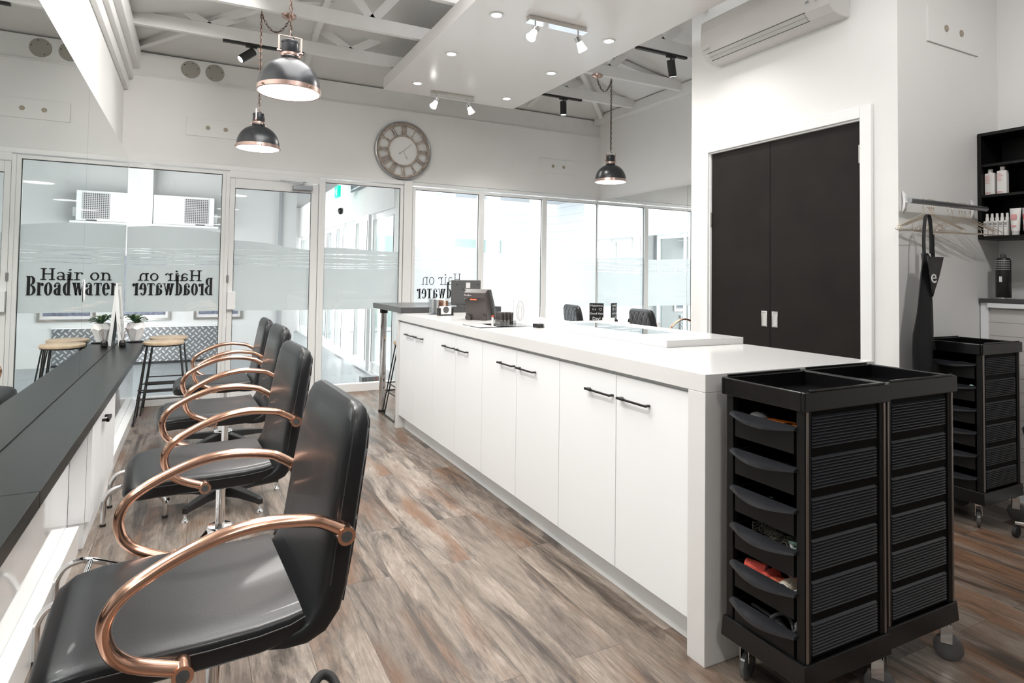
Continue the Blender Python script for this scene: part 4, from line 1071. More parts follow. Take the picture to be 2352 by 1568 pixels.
MB().tube([(.03+.012*math.cos(2*PI*i/16), .012+.01*math.sin(2*PI*i/16), 0) for i in range(16)], .002, 6, True).tube([(.03+.012*math.cos(2*PI*i/16), -.012+.01*math.sin(2*PI*i/16), 0) for i in range(16)], .002, 6, True).build('finger_ring', 'black', t)
MB().obox((-.02,0,0), .08, .006, .002).build('blade', 'chrome', t)
t = thing('folded_cloth', 'dark crumpled cloth in the top drawer of the near trolley', 'cloth', (1.49,1.30,dz(0)+.06), 0)
MB().sphere((0,0,.008), .028, 14, .5, 1, 1).build('cloth', 'dgrey', t, True)
# combs and a mint bottle in the far trolley
t = thing('black_comb', 'black combs sticking out of the top drawer of the far trolley', 'comb', (3.443,1.76,.79), .3)
MB().obox((0,0,.004), .06, .012, .004).obox((.0,-.03,.008), .10, .008, .004, Matrix.Rotation(.8,3,'Z')).build('comb', 'dgrey', t)
t = thing('mint_cap', 'mint coloured cap in the second drawer of the far trolley', 'cap', (3.430,1.70,dz(1)+.055), 0)
MB().sphere((0,0,.01), .014, 14, .9).build('cap', 'mint', t, True)

# ------------------------------------------------------------------ closet doors
M['closet2'] = M['closet']
ft = MB()
for (y0,y1,z0,z1) in ((2.075,2.140,0,2.16),(3.270,3.335,0,2.16),(2.140,3.270,2.095,2.16)): ft.box(WX-.022,WX+.0,y0,y1,z0,z1)
for (y0,y1,z0,z1) in ((2.140,2.150,0,2.095),(3.260,3.270,0,2.095),(2.150,3.260,2.085,2.095)): ft.box(WX-.006,WX+.10,y0,y1,z0,z1)
struct(ft.build('trim_20', 'trimw', bevel=.003))
for nm, y0, y1, hy, hin in (('door_2',2.152,2.757,2.72,2.14),('door_3',2.760,3.258,2.80,3.27)):
    d = MB().box(WX+.008,WX+.043,y0,y1,.008,2.083).build(nm, 'closet', bevel=.001); struct(d)
    hx = WX+.004
    h = MB()
    for (a,b_,c,e) in ((hy-.022,hy-.015,.90,1.0),(hy+.015,hy+.022,.90,1.0),(hy-.015,hy+.015,.90,.909),(hy-.015,hy+.015,.991,1.0)): h.box(hx,WX+.0082,a,b_,c,e)
    h.build('pull_handle', 'chrome', d, bevel=.001)
    MB().box(WX+.0065,WX+.0079,hy-.015,hy+.015,.909,.991).build('pull_recess', 'acg', d)
    for zz in (.25, 1.90 if nm == 'door_2' else 1.62):
        yy = y0 if nm == 'door_2' else y1
        MB().box(WX-.001,WX+.008,yy-.008,yy+.008,zz-.05,zz+.05).cyl((WX-.002,yy,zz-.05),(WX-.002,yy,zz+.05),.005,10).build('hinge', 'nickel', d)

# ------------------------------------------------------------------ indoor air conditioner
ac = thing('air_conditioner', 'off white split air conditioner on the wall above the dark closet doors', 'air conditioner', (WX, 2.21, 2.68))
pf_ = [(0,.005),(-.07,.0),(-.135,.012),(-.175,.05),(-.197,.11),(-.200,.20),(-.192,.268),(-.17,.285),(0,.29)]
MB().prism(pf_, 1, .0, .955).build('casing', 'acw', ac, bevel=.006)
MB().prism([(-.136,.0105),(-.1765,.0485),(-.178,.052),(-.150,.020)], 1, .16, .90).build('louvre', 'acg', ac)
lm = MB(); lm.prism([(-.134,.0085),(-.137,.009),(-.138,.012),(-.135,.012)], 1, .15, .91); lm.prism([(-.1765,.048),(-.1785,.050),(-.179,.0525),(-.177,.051)], 1, .15, .91); lm.build('louvre_gap', 'dgrey', ac)
MB().prism([(-.158,.027),(-.1595,.0295),(-.161,.0305),(-.1595,.029)], 1, .15, .91).build('louvre_line', 'mgrey', ac)
MB().lathe([(0,-.199),(.010,-.199),(.012,-.194)], (0,.07,.095), 18, 0).build('status_lens', 'bottleg', ac)
text('DAIKIN', .016, 'mgrey', ac, facing((-.197,.90,.075),'-x'), name='logo')
mk = MB()
for k in range(3): mk.box(-.1985,-.196,.115+k*.008,.119+k*.008,.09,.105)
mk.build('indicator_marks', 'mgrey', ac)

# ------------------------------------------------------------------ wall plates
def plate(label, x, y, z, w, h, face='-y', cat='wall plate'):
    t = thing('blanking_plate', label, cat, (x,y,z), 0 if face == '-y' else -PI/2)
    MB().box(-w/2,w/2,-.010,0,-h/2,h/2).build('plate', 'wall', t, bevel=.002)
    for s in (-1,1): MB().lathe([(0,-.013),(.019,-.013),(.020,-.010)], (s*.075,0,0), 22, 1).build('round_cap', 'putty', t, True)
    return t
plate('flat white plate with two round caps on the wall left of the clock', .148, YB, 2.537, .51, .165)
plate('flat white plate with two round caps on the back wall right of the clock', 3.885, YB, 2.53, .52, .17)
plate('flat white plate with two round caps high on the grey wall above the coat rail', 3.76, WY0, 2.61, .50, .20)
for x, lb in ((-.085,'left one of two round grey vent covers under the ceiling'),(.118,'right one of two round grey vent covers under the ceiling')):
    t = thing('vent_cover', lb, 'vent cover', (x, YB+.012, 3.066))
    MB().lathe([(0,-.006),(.078,-.006),(.080,0)], (0,0,0), 36, 1).build('disc', 'beige', t, True)
    s = MB()
    for a in (.2, 1.3, 2.5, 4.2): s.lathe([(0,-.008),(.005,-.008),(.005,-.006)], (.062*math.cos(a),0,.062*math.sin(a)), 8, 1)
    s.build('screw', 'black', t)

# ------------------------------------------------------------------ clock
ck = thing('wall_clock', 'big round roman numeral clock with grey rim and weathered wooden ring on the back wall', 'clock', (1.945, YB, 2.518))
MB().lathe([(.288,-.005),(.288,-.040),(.296,-.048),(.306,-.046),(.312,-.030),(.312,-.001)], n=72, axis=1, caps=False).build('rim', 'greymetal', ck, True)
MB().lathe([(.268,-.020),(.268,-.032),(.289,-.032),(.289,-.020),(.268,-.020)], n=72, axis=1, caps=False).lathe([(.153,-.020),(.153,-.032),(.168,-.032),(.168,-.020),(.153,-.020)], n=60, axis=1, caps=False).build('numeral_ring', 'clockwood', ck, True)
MB().lathe([(0,-.014),(.154,-.014),(.154,-.018),(0,-.018)], n=60, axis=1).build('dial', 'clockface', ck)
def stroke(xa, za, xb, zb, w, a):
    # local: x across, z outward (0..1 -> .166..27)
    ca, sa = math.cos(a), math.sin(a)
    def tr(x, r): # clockwise from top
        return (x*ca + r*sa, r*ca - x*sa)
    ra, rb = .165+za*.106, .165+zb*.106
    nb.prism([tr(xa-w/2,ra),tr(xa+w/2,ra),tr(xb+w/2,rb),tr(xb-w/2,rb)], 1, -.031, -.021)
RN = ['XII','I','II','III','IV','V','VI','VII','VIII','IX','X','XI']
for h_ in range(12):
    nb = MB(); s_ = RN[h_]; a = h_*PI/6; wd = {'I':.016,'V':.034,'X':.036}; tot = sum(wd[c] for c in s_); x = -tot/2
    for c in s_:
        w = wd[c]; cx = x+w/2
        if c == 'I': stroke(cx,0,cx,1,.007,a)
        elif c == 'V': stroke(cx,0,cx-w*.36,1,.008,a); stroke(cx,0,cx+w*.36,1,.004,a)
        else: stroke(cx-w*.36,0,cx+w*.36,1,.004,a); stroke(cx+w*.36,0,cx-w*.36,1,.008,a)
        x += w
    nb.build('numeral', 'clockwood', ck)
def hand(ang, L, tail, w):
    c, s_ = math.sin(ang), math.cos(ang); p = Vector((c,0,s_)); q = Vector((s_,0,-c))
    m = MB(); m.add([(p*-tail-q*w)+Vector((0,-.023,0)),(p*-tail+q*w)+Vector((0,-.023,0)),(p*L+q*w*.5)+Vector((0,-.023,0)),(p*L-q*w*.5)+Vector((0,-.023,0)),
        (p*-tail-q*w)+Vector((0,-.021,0)),(p*-tail+q*w)+Vector((0,-.021,0)),(p*L+q*w*.5)+Vector((0,-.021,0)),(p*L-q*w*.5)+Vector((0,-.021,0))], [(0,3,2,1),(4,5,6,7),(0,1,5,4),(1,2,6,5),(2,3,7,6),(3,0,4,7)])
    if tail > .03: m.lathe([(0,-.0235),(.009,-.0235),(.009,-.021)], tuple(p*-(tail)), 14, 1)
    else: m.lathe([(0,-.0235),(.008,-.0235),(.008,-.021)], tuple(p*(L*.72)), 12, 1)
    return m
hand(math.radians(50), .115, .05, .002).build('minute_hand', 'greymetal', ck)
hand(math.radians(153), .105, .0, .0022).build('hour_hand', 'greymetal', ck)

# ------------------------------------------------------------------ pendants
def chain(pts, r=.0021, link=.032):
    m = MB(); P = [Vector(p) for p in pts]; seglen = [0]
    for i in range(len(P)-1): seglen.append(seglen[-1]+(P[i+1]-P[i]).length)
    tot = seglen[-1]; n = max(1, int(tot/(link*.78)))
    def at(s):
        for i in range(len(P)-1):
            if s <= seglen[i+1]+1e-9: 
                q = (s-seglen[i])/max(1e-9, seglen[i+1]-seglen[i]); return P[i].lerp(P[i+1], q), (P[i+1]-P[i]).normalized()
        return P[-1], (P[-1]-P[-2]).normalized()
    for k in range(n):
        c, t = at((k+.5)*tot/n); side = Vector((0,1,0)) if k%2 else Vector((1,0,0))
        side = (side-t*side.dot(t)); side = side.normalized() if side.length > .2 else t.orthogonal().normalized()
        pts2 = []
        for i in range(10):
            a = 2*PI*i/10; pts2.append(c + t*math.cos(a)*link/2 + side*math.sin(a)*link*.27)
        m.tube(pts2, r, 5, True)
    # flex wound through the links
    wire = []
    for k in range(n*3+1):
        c, t = at(k*tot/(n*3)); wire.append(c+Vector((.004*math.sin(k*1.1),.004*math.cos(k*1.1),0)))
    m.tube(wire, .0018, 6)
    return m
def make_pendant(label, x, y, z, canopy_dx, rz, scale=1.0):
    t = thing('pendant_lamp', label, 'pendant lamp', (x,y,z)); R_ = .1475
    sh = MB(); prof = []
    for i in range(15):
        a = i/14*PI/2; prof.append((R_*math.cos(a)**.9 if i < 14 else .036,   .022+.148*math.sin(a)))
    prof = [(r, h) for r, h in prof if r > .037]+[(.037,.171),(.044,.172),(.044,.180),(.037,.182)]
    full = prof + [(r-.002, h-.002) for r, h in prof[::-1] if r > .04]
    sh.lathe(full, n=56, caps=False).build('shade', 'shade', t, True)
    MB().lathe([(R_-.001,.025),(R_+.003,.025),(R_+.004,.003),(R_,.0),(R_-.004,.002)], n=56, caps=False).build('copper_rim', 'copper_b', t, True)
    MB().lathe([(R_-.004,.003),(R_*.5,.001),(.004,.0)], n=48).build('lens', 'lamp', t)
    MB().lathe([(.041,.183),(.044,.185),(.044,.197),(.041,.199)], n=36).build('copper_collar', 'copper_b', t, True)
    MB().lathe([(.041,.199),(.042,.201),(.041,.246),(.043,.248),(.043,.256),(.034,.262),(.006,.264)], n=36).build('cap', 'shade', t, True)
    for k in range(4):
        a = rz+PI/4+k*PI/2
        MB().cyl((.038*math.cos(a),.038*math.sin(a),.176),(.056*math.cos(a),.056*math.sin(a),.176),.003,8).lathe([(.006,-.004),(.006,.004)], (.056*math.cos(a),.056*math.sin(a),.176), 10).build('thumb_screw', 'copper_b', t)
        a = rz+k*PI/2+.5; MB().cyl(((R_-.002)*math.cos(a),(R_-.002)*math.sin(a),.012),((R_+.012)*math.cos(a),(R_+.012)*math.sin(a),.012),.0045,8).build('rim_screw', 'copper_b', t)
    c, s_ = math.cos(rz), math.sin(rz); q = lambda u, zz: (u*c, u*s_, zz)
    y_ = MB(); 
    for s2 in (-1,1): 
        bar(y_, q(s2*.053,.198), q(s2*.053,.284), .008, .003)
        y_.cyl(q(s2*.040,.206), q(s2*.062,.206), .0065, 12)
    bar(y_, q(-.053,.284), q(.053,.284), .008, .003)
    y_.build('yoke', 'copper_b', t)
    MB().tube([(.0,.009*math.cos(2*PI*i/14),.300+.014*math.sin(2*PI*i/14)) for i in range(14)], .0022, 6, True).build('ring', 'copper_b', t, True)
    MB().tube(smoothpath([(0,0,.258),(.02*c,.02*s_,.272),(.012*c,.012*s_,.285),(0,0,.31)],4), .002, 6).build('flex', 'black', t)
    hz = 3.128-z
    pts = [(0,0,.314),(0,0,hz-.012)]
    ch_ = chain(pts)
    if canopy_dx:
        cx = canopy_dx; sag = .11
        sw = [(cx*k/10, 0, hz-.03-(sag*(1-((k/10-.5)*2)**2))-.012*(k/10)) for k in range(11)]
        c2_ = chain(sw); ch_.add(c2_.v, c2_.f)
    ch_.build('chain', 'bronze', t)
    MB().tube(smoothpath([(0,0,hz),(0,0,hz-.010),(.006,0,hz-.018),(0,0,hz-.024),(-.006,0,hz-.016)],4), .0022, 6).build('hook', 'copper_b', t)
    MB().lathe([(.052,0),(.052,-.014),(.046,-.020),(.014,-.028),(.006,-.036)], (canopy_dx or .0, 0, hz+.001 if canopy_dx else hz-.0), 32).build('canopy', 'copper_b', t, True)
    return t
M['bronze'] = mat('dark_bronze_chain', (.10,.06,.045), .35, .9)
make_pendant('large near black dome pendant lamp with copper rim over the first chairs', .390, 3.205, 2.085, 0, .05)
make_pendant('smaller looking black dome pendant lamp farther back on the left, hanging on a swagged chain', .386, 4.85, 2.10, .191, 1.15)
make_pendant('black dome pendant lamp hanging alone on the right beside the closet wall', 3.535, 4.85, 2.112, -.165, .0)
make_pendant('black dome pendant lamp over the nearest chair, reflected as a bright oval in the glass', .39, 1.50, 2.108, 0, .0)
make_pendant('rearmost black dome pendant lamp of the left row, out of view behind the camera', .39, -.35, 2.108, 0, .0)
for (x,y) in ((.39,3.205),(.386,4.85),(3.535,4.85),(.39,1.5),(.39,-.35)): spot('pendant_beam', (x,y,2.09), (x,y,0), 42, 150, .6, .12)

# ------------------------------------------------------------------ track lights and spot bars
def track(label, x0, x1, y, z, hx, d):
    t = thing('track_light', label, 'track light', (hx, y, z))
    MB().box(x0-hx, x1-hx, -.017, .017, -.018, 0).build('track', 'blackmetal', t, bevel=.001)
    MB().box(-.045,.045,-.014,.014,-.032,-.0185).cyl((0,0,-.032),(0,0,-.062), .008, 12).build('adaptor', 'blackmetal', t)
    d = Vector(d).normalized(); a = Vector((0,0,-.075))-d*.025; b_ = a+d*.14
    o = MB().cyl(a, b_, .034, 28).build('lamp_head', 'blackmetal', t, True, bevel=.001)
    MB().cyl(b_+d*.0005, b_+d*.002, .027, 24).build('lens', 'lamp', o)
    w = Vector((hx,y,z))+b_+d*.01
    spot('track_beam', w, w+d, 6, 70, .9, .03)
track('black track spotlight on the beam at the upper left, head aimed down to the left', .154, .80, 5.622, 3.128, .375, (-.62,-.15,-.55))
track('black track spotlight beyond the ceiling raft, head hanging almost straight down', 3.16, 3.70, 5.622, 3.128, 3.47, (.06,.05,-1))
track('black track spotlight at the upper right near the closet wall', 3.225, 3.77, 4.08, 3.128, 3.60, (.30,.15,-.9))
def spotbar(label, x0, x1, y):
    t = thing('spot_bar', label, 'spotlight bar', ((x0+x1)/2, y, 2.985)); w = (x1-x0)/2
    MB().box(-w,w,-.028,.028,-.034,0).build('bar_body', 'nickel', t, bevel=.002)
    MB().box(-w-.006,w+.006,-.036,.036,-.038,-.0345).build('face_plate', 'chrome', t)
    for s, d in ((-1,(-.55,-.25,-.8)),(1,(.45,-.05,-.85))):
        p = Vector((s*(w-.055),0,-.038)); d = Vector(d).normalized()
        a = MB().cyl(p, p+Vector((0,0,-.045)), .006, 10).build('stem', 'chrome', t, True)
        k = p+Vector((0,0,-.05))
        sh = MB().tube([k-d*.015, k+d*.02, k+d*.05, k+d*.085], [.024,.022,.026,.036], 24)
        o = sh.build('glass_shade', 'lampglass', t, True)
        MB().cyl(k+d*.086, k+d*.088, .030, 20).build('bulb', 'lampb', o)
        MB().tube([k-d*.017, k+d*.02], [.0255,.0235], 24).build('metal_sleeve', 'chrome', o, True)
        ww = Vector(((x0+x1)/2,y,2.985))+k+d*.11
        spot('bar_beam', ww, ww+d, 14, 120, .9, .03)
spotbar('chrome bar with two glass spotlights in the middle of the ceiling raft', 1.99, 2.45, 3.69)
spotbar('chrome bar with two glass spotlights at the far edge of the ceiling raft', 2.0, 2.44, 5.67)

# ------------------------------------------------------------------ coat rail, hangers, apron
rl = thing('coat_rail', 'grey metal coat rail on wall brackets beside the closet corner', 'coat rail', (3.23, 1.875, 1.613))
MB().cyl((0,0,0),(.72,0,0), .0135, 24).build('rail', 'steelgrey', rl, True)
for x in (.055,.70):
    MB().prism([(.068,-.060),(.060,.0),(.068,.060),(.052,.035),(.048,0),(.052,-.035)], 0, x-.010, x+.010).cyl((x,.0,0),(x,.066,0), .005, 10).build('bracket', 'white', rl, bevel=.001)
def hanger_mesh():
    h = MB()
    hook = [(.013*math.cos(a), 0, .013*math.sin(a)+.0045) for a in [math.radians(q) for q in (200,170,130,90,50,10,-30)]]+[(.004,0,-.012),(0,0,-.022)]
    h.tube(smoothpath([(x,y,z) for x,y,z in hook],3), .0016, 6)
    tw = [(.0022*math.cos(i*1.3), .0022*math.sin(i*1.3), -.022-i*.0022) for i in range(18)]
    h.tube(tw, .0018, 5)
    tri = [(0,0,-.060),(.17,0,-.118),(.205,0,-.130),(.212,0,-.140),(.205,0,-.149),(-.205,0,-.149),(-.212,0,-.140),(-.205,0,-.130),(-.17,0,-.118),(0,0,-.060)]
    h.tube(tri, .0019, 6)
    return h
hx = [(3.347,2),(3.392,-13),(3.408,-13),(3.424,-13),(3.440,-13),(3.57,-17),(3.61,-17),(3.68,-17),(3.705,-17),(3.735,-17),(3.78,-17)]
hg = None
for i, (x, a) in enumerate(hx):
    if hg is None:
        hg = thing('coat_hanger', 'gold wire coat hanger on the rail, the one holding the black apron', 'hanger', (x,1.875,1.613), math.radians(a), 'gold wire hangers on the coat rail')
        hanger_mesh().build('wire', 'gold', hg, True)
    else:
        dup(hg, (x,1.875,1.613), math.radians(a), 'empty gold wire coat hanger in the tight cluster beside the apron' if i < 5 else 'empty gold wire coat hanger towards the black wall shelf')
ap = thing('apron', 'black apron with a white letter e hanging from the coat rail', 'apron', (3.33, 1.845, 1.50))
def sheet(name, m, rows, parent, th=.003, folds=(.012, 3.0)):
    # rows: (z, xl, xr, yoff)
    vs = []; n = 16
    for (z, a, b_, yo) in rows:
        for i in range(n+1):
            t = i/n; vs.append((a+(b_-a)*t, yo+folds[0]*math.sin(t*PI*folds[1]+z*3), z))
    fs = [(r*(n+1)+i, r*(n+1)+i+1, (r+1)*(n+1)+i+1, (r+1)*(n+1)+i) for r in range(len(rows)-1) for i in range(n)]
    o = MB().add(vs, fs).build(name, m, parent, True, autosm=False)
    md = o.modifiers.new('th', 'SOLIDIFY'); md.thickness = th; return o
sheet('apron_body', 'fabric', [(-.155,-.04,.00,0),(-.20,-.052,.085,0),(-.26,-.068,.072,0),(-.36,-.090,.055,0),(-.46,-.115,.065,0),(-.56,-.150,.068,0),(-.64,-.158,.060,0),(-.74,-.150,.058,0),(-.85,-.140,.055,0)], ap)
sheet('front_flap', 'clothsheen', [(-.172,-.050,.092,-.022),(-.22,-.045,.070,-.024),(-.28,-.034,.046,-.024),(-.33,-.020,.022,-.022),(-.375,-.006,.004,-.020)], ap, .002, (.004,1.5))
tx = text('e', .10, 'chalk', ap, facing((-.010,-.034,-.275),'-y') @ Matrix.Diagonal((1.15,1,1,1)), .0008, name='letter')
MB().tube(smoothpath([(-.030,0,-.18),(-.034,0,-.08),(-.022,0,.015),(-.010,0,.040)],4), .003, 8, rx=.009).tube(smoothpath([(.01,0,.040),(.022,0,.015),(.034,0,-.08),(.048,0,-.18)],4), .003, 8, rx=.010).tube(smoothpath([(-.010,0,.040),(0,0,.043),(.01,0,.040)],4), .003, 8, rx=.009).build('neck_strap', 'fabric', ap, True)
MB().box(.022,.052,-.006,.006,-.155,-.055).build('strap_buckle', 'fabric', ap, bevel=.003)

# ------------------------------------------------------------------ kitchenette corner
sh = thing('wall_shelf', 'black open wall shelf unit at the right edge, stocked with hair products', 'shelf unit', (4.0, 1.94, 1.446))
Ls = .62
m = MB(); m.box(0,.234,-.018,.0,0,.610).box(0,.234,-Ls,-Ls+.018,0,.610).box(0,.234,-Ls+.018,-.018,.592,.610).box(0,.234,-Ls+.018,-.018,0,.018).box(.226,.234,-Ls+.018,-.018,.018,.592)
m.build('carcass', 'bplastic_m', sh, bevel=.001)
MB().box(.004,.226,-Ls+.018,-.018,.240,.254).build('shelf_board', 'bplastic_m', sh)
MB().box(.004,.226,-Ls+.018,-.018,.415,.429).build('shelf_board', 'bplastic_m', sh)
kc = thing('kitchen_cabinet', 'white grooved cabinet with a dark top in the right hand corner', 'cabinet', (4.0, 1.94, 0))
MB().box(0,.234,-1.6,0,1.085,1.110).build('counter_top', 'bartop', kc, bevel=.001)
MB().box(.025,.234,-1.6,0,.10,1.0845).build('cabinet_front', 'groove', kc)
MB().box(.012,.0245,-.040,-.002,.10,1.0845).build('end_stile', 'laminate', kc)
MB().box(.0,.0245,-1.6,-.041,1.06,1.0845).build('top_rail', 'laminate', kc)
MB().box(.05,.234,-1.6,0,0,.0995).build('kickboard', 'laminate', kc)
MB().box(.0,.024,-.30,-.27,.64,.67).build('knob', 'nickel', kc)
struct(MB().box(4.222,4.234,RY,1.795,1.112,1.345).build('trim_21', 'groove'))
def bottle(name, label, x, y, z, w=.048, d=.030, h=.125, cap=.022, m_='bottle', col='redtext', group=None, brand='evo'):
    t = thing(name, label, 'bottle', (x,y,z), 0, group)
    MB().box(-d/2,d/2,-w/2,w/2,0,h).build('body', m_, t, bevel=.004)
    MB().cyl((0,0,h),(0,0,h+cap), .012, 20).build('cap', m_, t, True)
    lb = MB()
    for k in range(7):
        L = w*(.30+.25*((k*7)%5)/5)*1.2
        lb.box(-d/2-.0012,-d/2-.0002, w/2-.005-L, w/2-.005, h-.016-k*.007, h-.0135-k*.007)
    lb.build('label_print', 'pink' if col == 'redtext' else col, t)
    text(brand, .018, col, t, facing((-d/2-.0004, w/2-.017, .013),'-x'), name='brand_print')
    return t
bottle('shampoo_bottle', 'white bottle with red print on the middle shelf, left one', 4.045, 1.896, 1.7006)
bottle('shampoo_bottle', 'white bottle with dark red print on the middle shelf, right one', 4.045, 1.836, 1.7006, h=.132, col='redtext')
bottle('shampoo_bottle', 'white bottle half hidden behind the left one on the middle shelf', 4.10, 1.868, 1.7006, m_='bottleg')
sb_ = None
for i in range(5):
    p = (4.045+.006*i, 1.905-.022*i, 1.4645)
    if sb_ is None:
        sb_ = thing('spray_bottle', 'front white spray bottle with grey label at the left of the bottom shelf', 'bottle', p, 0, 'white spray bottles in a row on the bottom shelf')
        MB().box(-.045,.0,-.0095,.0095,0,.085).build('body', 'bottle', sb_, bevel=.003)
        MB().cyl((-.022,0,.085),(-.022,0,.105), .009, 14).cyl((-.022,0,.105),(-.022,0,.128), .007, 14, .006).build('pump', 'bottle', sb_, True)
        MB().box(-.0458,-.0452,-.008,.006,.06,.075).box(-.0458,-.0452,-.007,.004,.05,.054).build('label_print', 'mgrey', sb_)
    else: dup(sb_, p, label='white spray bottle number %s behind the front one in the bottom shelf row' % ('two','three','four','five')[i-1])
def tube_(label, x, y, m_='bottle', pm='pink', w=.052):
    t = thing('cream_tube', label, 'tube', (x,y,1.4645))
    MB().cyl((0,0,0),(0,0,.022), .017, 20).build('cap', 'bottleg', t, True)
    vs = []
    for (z, a, b_) in ((.022,.019,.019),(.07,.022,.017),(.12,.026,.009),(.150,.028,.002)):
        for i in range(16): q = 2*PI*i/16; vs.append((b_*math.cos(q), a*math.sin(q), z))
    fs = [(r*16+i, r*16+(i+1)%16, (r+1)*16+(i+1)%16, (r+1)*16+i) for r in range(3) for i in range(16)]+[tuple(range(15,-1,-1)), tuple(range(48,64))]
    MB().add(vs, fs).build('body', m_, t, True)
    MB().box(-.018,-.0165,-.012,.014,.085,.115).box(-.021,-.0195,-.010,.012,.045,.055).build('label_print', pm, t)
    return t
tube_('white squeeze tube with pink print on the bottom shelf', 4.04, 1.775)
tube_('pinkish squeeze tube with dark print to the right on the bottom shelf', 4.05, 1.722, 'bottleg', 'redtext')
cn = thing('hairspray_can', 'tall black hairspray can with white pattern standing on the dark counter', 'aerosol can', (4.07, 1.85, 1.1105))
MB().lathe([(.034,0),(.036,.004),(.036,.215),(.030,.228),(.012,.232)], n=32).build('can', 'black', cn, True)
MB().lathe([(.014,.232),(.014,.248),(.008,.252)], n=20).build('nozzle_cap', 'dgrey', cn, True)
dd = MB()
for r in range(6):
    for k in range(14):
        a = PI*.55+PI*.9*k/14; dd.obox((.0365*math.cos(a), .0365*math.sin(a), .165+r*.010), .001, .005, .003, Matrix.Rotation(a,3,'Z'))
dd.build('dotted_band', 'bottleg', cn)
MB().box(-.0375,-.0362,-.010,.004,.095,.125).build('label_patch', 'white', cn)
MB().lathe([(.0365,0),(.037,.003),(.0365,.006)], n=32, caps=False).build('base_ring', 'chrome', cn, True)

st_ = thing('work_stool', 'black padded work stool, only its seat edge visible at the right border of the photo', 'stool', (3.485, 1.31, 0))
MB().lathe([(.05,.485),(.15,.492),(.185,.510),(.190,.530),(.178,.548),(.10,.556),(.01,.552)], n=44).build('seat', 'leather', st_, True)
MB().lathe([(.03,.452),(.165,.458),(.172,.462),(.165,.467),(.03,.468)], n=40).build('under_plate', 'blackmetal', st_, True)
MB().cyl((0,0,.09),(0,0,.49), .016, 20).build('gas_post', 'chrome', st_, True)
for k in range(5):
    a = 2*PI*k/5+.3; c_, q_ = math.cos(a), math.sin(a)
    MB().tube([(0,0,.10),(.12*c_,.12*q_,.085),(.235*c_,.235*q_,.068)], [.018,.015,.012], 12).build('base_arm', 'chrome', st_, True)
    MB().lathe([(.02,-.010),(.026,-.008),(.026,.008),(.02,.010)], (.235*c_,.235*q_,.027), 20, 1).cyl((.235*c_,.235*q_,.03),(.235*c_,.235*q_,.066), .005, 8).build('caster', 'rubber', st_)

# ------------------------------------------------------------------ right mirror shelf and what stands on it
o = MB().box(4.215,4.461,3.47,6.37,.60,.635).build('styling_shelf', 'stone', bevel=.002); tag(o, 'white stone styling shelf under the right hand mirrors beyond the island', 'shelf')
struct(MB().box(4.30,4.499,3.46,6.37,0,.599).build('wall_lining_right', 'gloss'))
cs = thing('chalkboard_sign', 'black chalkboard sign reading Happiness is a Good Hair Day with a heart', 'sign', (4.33, 6.20, .6355), math.radians(-32))
MB().box(-.085,.085,-.006,.006,0,.25).build('board', 'black', cs)
for s_, z_, x_, sz in (('Happiness',.222,0,.036),('is a',.178,-.03,.036),('Good Hair',.125,.0,.036),('Day!',.065,.0,.052)):
    text(s_, sz, 'chalk', cs, facing((x_,-.0068,z_),'-y'), .0004, name='chalk_lettering')
hp_ = [(.013*(16*math.sin(t)**3)/16*1.3, .012*(13*math.cos(t)-5*math.cos(2*t)-2*math.cos(3*t)-math.cos(4*t))/13*1.3) for t in [2*PI*i/24 for i in range(24)]]
MB().tube([(.045+p[0], -.008, .178+p[1]) for p in hp_], .0016, 5, True).build('chalk_heart', 'chalk', cs)
MB().box(-.05,.05,.006,.06,0,.01).build('stand_foot', 'black', cs)
t = T('price_card', 'folded white card standing in front of the chalkboard sign', 'card', 4.26, 5.86, .6355, -30)
MB().prism([(-.02,0),(.02,0),(0,.10)], 0, -.07, .07).build('card', 'white', t)
t = T('tissue_box', 'low white box on the right shelf beside the white card', 'box', 4.28, 5.60, .6355, -8)
MB().box(-.06,.06,-.11,.11,0,.065).build('box', 'bottle', t, bevel=.004)
t = T('black_jar', 'small black jar behind the white card on the right shelf', 'jar', 4.35, 5.85, .6355)
MB().lathe([(.03,0),(.032,.05),(.028,.08),(.012,.09)], n=24).build('jar', 'black', t, True)

# ------------------------------------------------------------------ corridor and outdoors beyond the glass
struct(MB().box(-7, 1.93, 6.44, 14, -.08, -.0).build('floor_corridor', 'ctile'))
struct(MB().box(1.93, 14, 6.44, 18, -.10, -.02).build('ground_outside', 'whitecol'))
M['corr'] = mat('corridor_paint', (.60,.60,.59), .5)
struct(MB().box(-7, 1.28, 9.32, 9.5, 0, 2.6).build('wall_corridor', 'corr'))
struct(MB().box(-7, .44, 9.295, 9.319, .03, .47).build('wainscot_tread_plate', 'tread'))
struct(MB().box(-7, .44, 9.285, 9.319, 0, .029).build('baseboard_corridor', 'black'))
struct(MB().box(-7, .45, 9.28, 9.319, .471,.485).build('trim_22', 'alu'))
struct(MB().box(-7, 1.93, 6.56, 14, 2.55, 2.65).build('ceiling_corridor', 'soffit'))
struct(MB().box(1.28, 2.1, 13.4, 13.5, 0, 2.6).build('wall_corridor_end', 'wall'))
struct(MB().box(1.04, 1.075, 9.28, 9.319, 0, 2.5).build('trim_23', 'mgrey'))
struct(MB().box(-.62,-.50,9.10,9.25,1.35,2.55).build('trim_24', 'trimw', bevel=.02))
p = thing('condenser_unit', 'white outdoor air conditioner unit with a black mesh grille, mounted high behind the glass', 'air conditioner', (-.14, 9.13, 1.79))
MB().box(-.345,.345,-.13,.13,.005,.375).build('casing', 'white', p, bevel=.008)
MB().box(.0,.275,-.135,-.131,.03,.345).build('grille_recess', 'dgrey', p)
g = MB()
for k in range(13): g.box(.004+k*.022,.012+k*.022,-.142,-.136,.03,.345)
